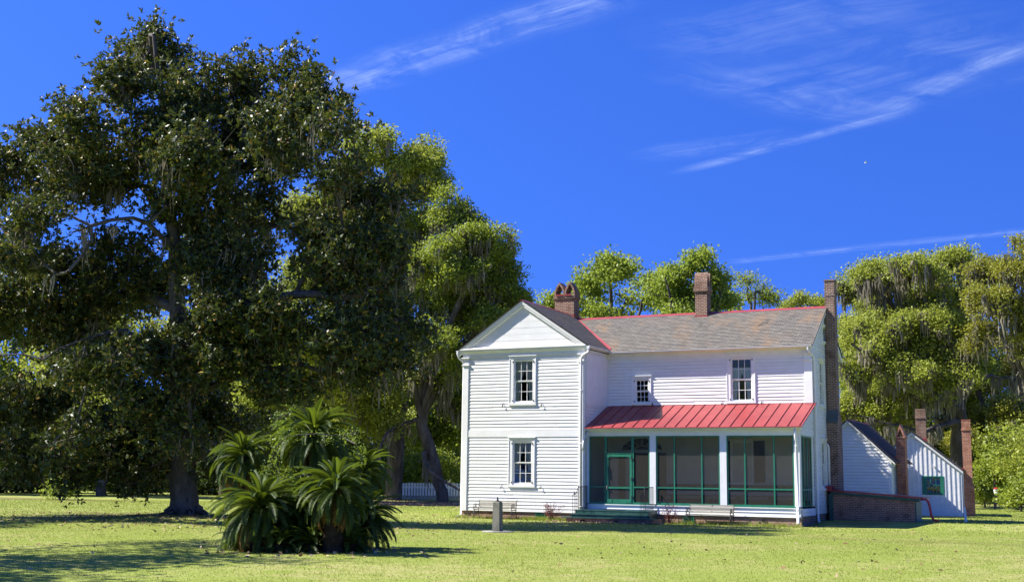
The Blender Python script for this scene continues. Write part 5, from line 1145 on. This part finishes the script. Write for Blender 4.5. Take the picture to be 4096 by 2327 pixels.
# red twiggy shrubs
for i, (x, y, lb, hh) in enumerate(((4.75, -.45, 'purple-red twiggy shrub left of the green steps', .85), (10.0, -.25, 'purple-red twiggy shrub right of the green steps', .9))):
    rng = np.random.default_rng(90 + i); sh_ = thing('red_shrub', lb, 'shrub', (x, y, 0), 'red shrubs beside the steps'); mb = MB(); cc = []
    for k in range(26):
        a = rng.uniform(0, 6.28); r_ = rng.uniform(.15, .62); h_ = rng.uniform(.3, 1) * hh; e_ = np.array([x + r_ * math.cos(a), y + r_ * .6 * math.sin(a), h_]); s0 = np.array([x + rng.normal(0, .05), y + rng.normal(0, .05), -.02]); m_ = (s0 + e_) / 2 + (0, 0, .08)
        mb.tube([s0, m_, e_], [.011, .008, .004], 4); cc.append(m_ + (e_ - m_) * rng.uniform(0, 1, (7, 1)) + rng.normal(0, .03, (7, 3)))
    mb.build('stem', M['twig'], sh_); c = np.repeat(np.concatenate(cc), 3 if i == 0 else 2, 0); c = c + rng.normal(0, .025, c.shape); V, F = leaves(c, rng.normal(size=c.shape), rng.uniform(.03, .06, len(c)), rng.uniform(.02, .035, len(c)), rng); fast_mesh('foliage', V, F, M['redshrub'], sh_, var=rng.uniform(0, 1, len(c)))

# ------------------------------------------------------------------ grass and litter
rng = np.random.default_rng(12)
def scatter(n, d0, d1, margin=1.5):
    d = np.sqrt(rng.uniform(d0**2, d1**2, n)); lat = rng.uniform(-1, 1, n) * (d * .4146 + margin); q = CAM + FW * d[:, None] + RT * lat[:, None]; q[:, 2] = gz(q[:, 0], q[:, 1]); return q, d
def blades(q, h, wd, rng, lean=.5):
    n = len(q); a = rng.uniform(0, 6.28, n); s_ = np.stack([np.cos(a), np.sin(a), 0*a], 1) * wd[:, None]; tip = q + np.stack([rng.normal(0, lean, n) * h, rng.normal(0, lean, n) * h, h], 1)
    V = np.stack([q - s_, q + s_, tip], 1).reshape(-1, 3); return V, np.arange(3 * n).reshape(n, 3)
q, d = scatter(230000, 18.5, 46.); qf, df = scatter(120000, 46., 85.); qf = qf[~((qf[:, 0] > -.3) & (qf[:, 0] < 19.6) & (qf[:, 1] > -.0) & (qf[:, 1] < 25))]; qf = qf[((qf[:, 0] + 16.7)**2 + (qf[:, 1] - 24.8)**2) > 75]; q = np.concatenate([q, qf]); q = q[~((np.abs(q[:, 0] - 8.19) < .5) & (np.abs(q[:, 1] + 12.31) < .45))]
n = len(q); pn = np.sin(q[:, 0] * 1.7 + np.sin(q[:, 1] * 1.1) * 2) * np.sin(q[:, 1] * 1.9 + 1) * .5 + .5
dq = (q - CAM) @ FW; h = rng.uniform(.012, .036, n) * (.7 + .6 * pn) * (1 + .8 * (dq > 46)); V, F = blades(q, h, rng.uniform(.003, .008, n) * (1 + 1.6 * (dq > 46)), rng, .6)
tag(fast_mesh('grass', V, F, M['grass'], None, var=np.clip(rng.beta(2, 2.6, n) * .75 + .3 * np.sin(q[:, 0] * .5 + 2 * np.sin(q[:, 1] * .23)) * np.sin(q[:, 1] * .6) * .5 + .12, 0, 1)), 'short mown grass blades covering the near lawn', None, None, 'stuff')
xs = np.concatenate([rng.uniform(-.5, 15.5, 900), rng.uniform(3.3, 5.2, 250)]); ys = np.where(np.arange(len(xs)) < 900, rng.normal(-.12, .14, len(xs)), rng.normal(-.35, .2, len(xs))); q = np.stack([xs, ys, gz(xs, ys)], 1); q = q[(q[:, 1] < np.where(q[:, 0] > 6.06, .38, -.02)) & ~((q[:, 0] > 5.6) & (q[:, 0] < 9.8))]
q = np.repeat(q, 5, 0) + rng.normal(0, .03, (len(q) * 5, 3)) * (1, 1, 0); V, F = blades(q, rng.uniform(.06, .22, len(q)), rng.uniform(.005, .010, len(q)), rng, .35)
tag(fast_mesh('weeds', V, F, M['grass'], None, var=rng.beta(2, 3, len(q)) * .8), 'longer grass and weeds along the brick base of the house', None, None, 'stuff')
q1, _ = scatter(520, 19, 60); c0 = np.array([MAGX, MAGY, 0]); q2 = c0 + rng.normal(0, 1, (2200, 3)) * (5, 3.5, 0); q3 = np.array([-16.7, 24.8, 0]) + rng.normal(0, 1, (4500, 3)) * (5, 5, 0); q4 = SG(780, 1385, 29.5) + rng.normal(0, 1, (420, 3)) * (1.3, 1., 0); q5 = np.stack([rng.uniform(5, 10.2, 300), rng.normal(-1.7, .2, 300), np.zeros(300)], 1)
q = np.concatenate([q1, q2, q3, q4, q5]); q[:, 2] = gz(q[:, 0], q[:, 1]) + .02; ax = rng.normal(size=q.shape) * (1, 1, .25); V, F = leaves(q, ax, rng.uniform(.06, .16, len(q)), rng.uniform(.04, .08, len(q)), rng)
tag(fast_mesh('leaf_litter', V, F, M['dryleaf'], None, var=rng.uniform(0, 1, len(q))), 'fallen dry leaves scattered over the lawn and under the trees', None, None, 'stuff')
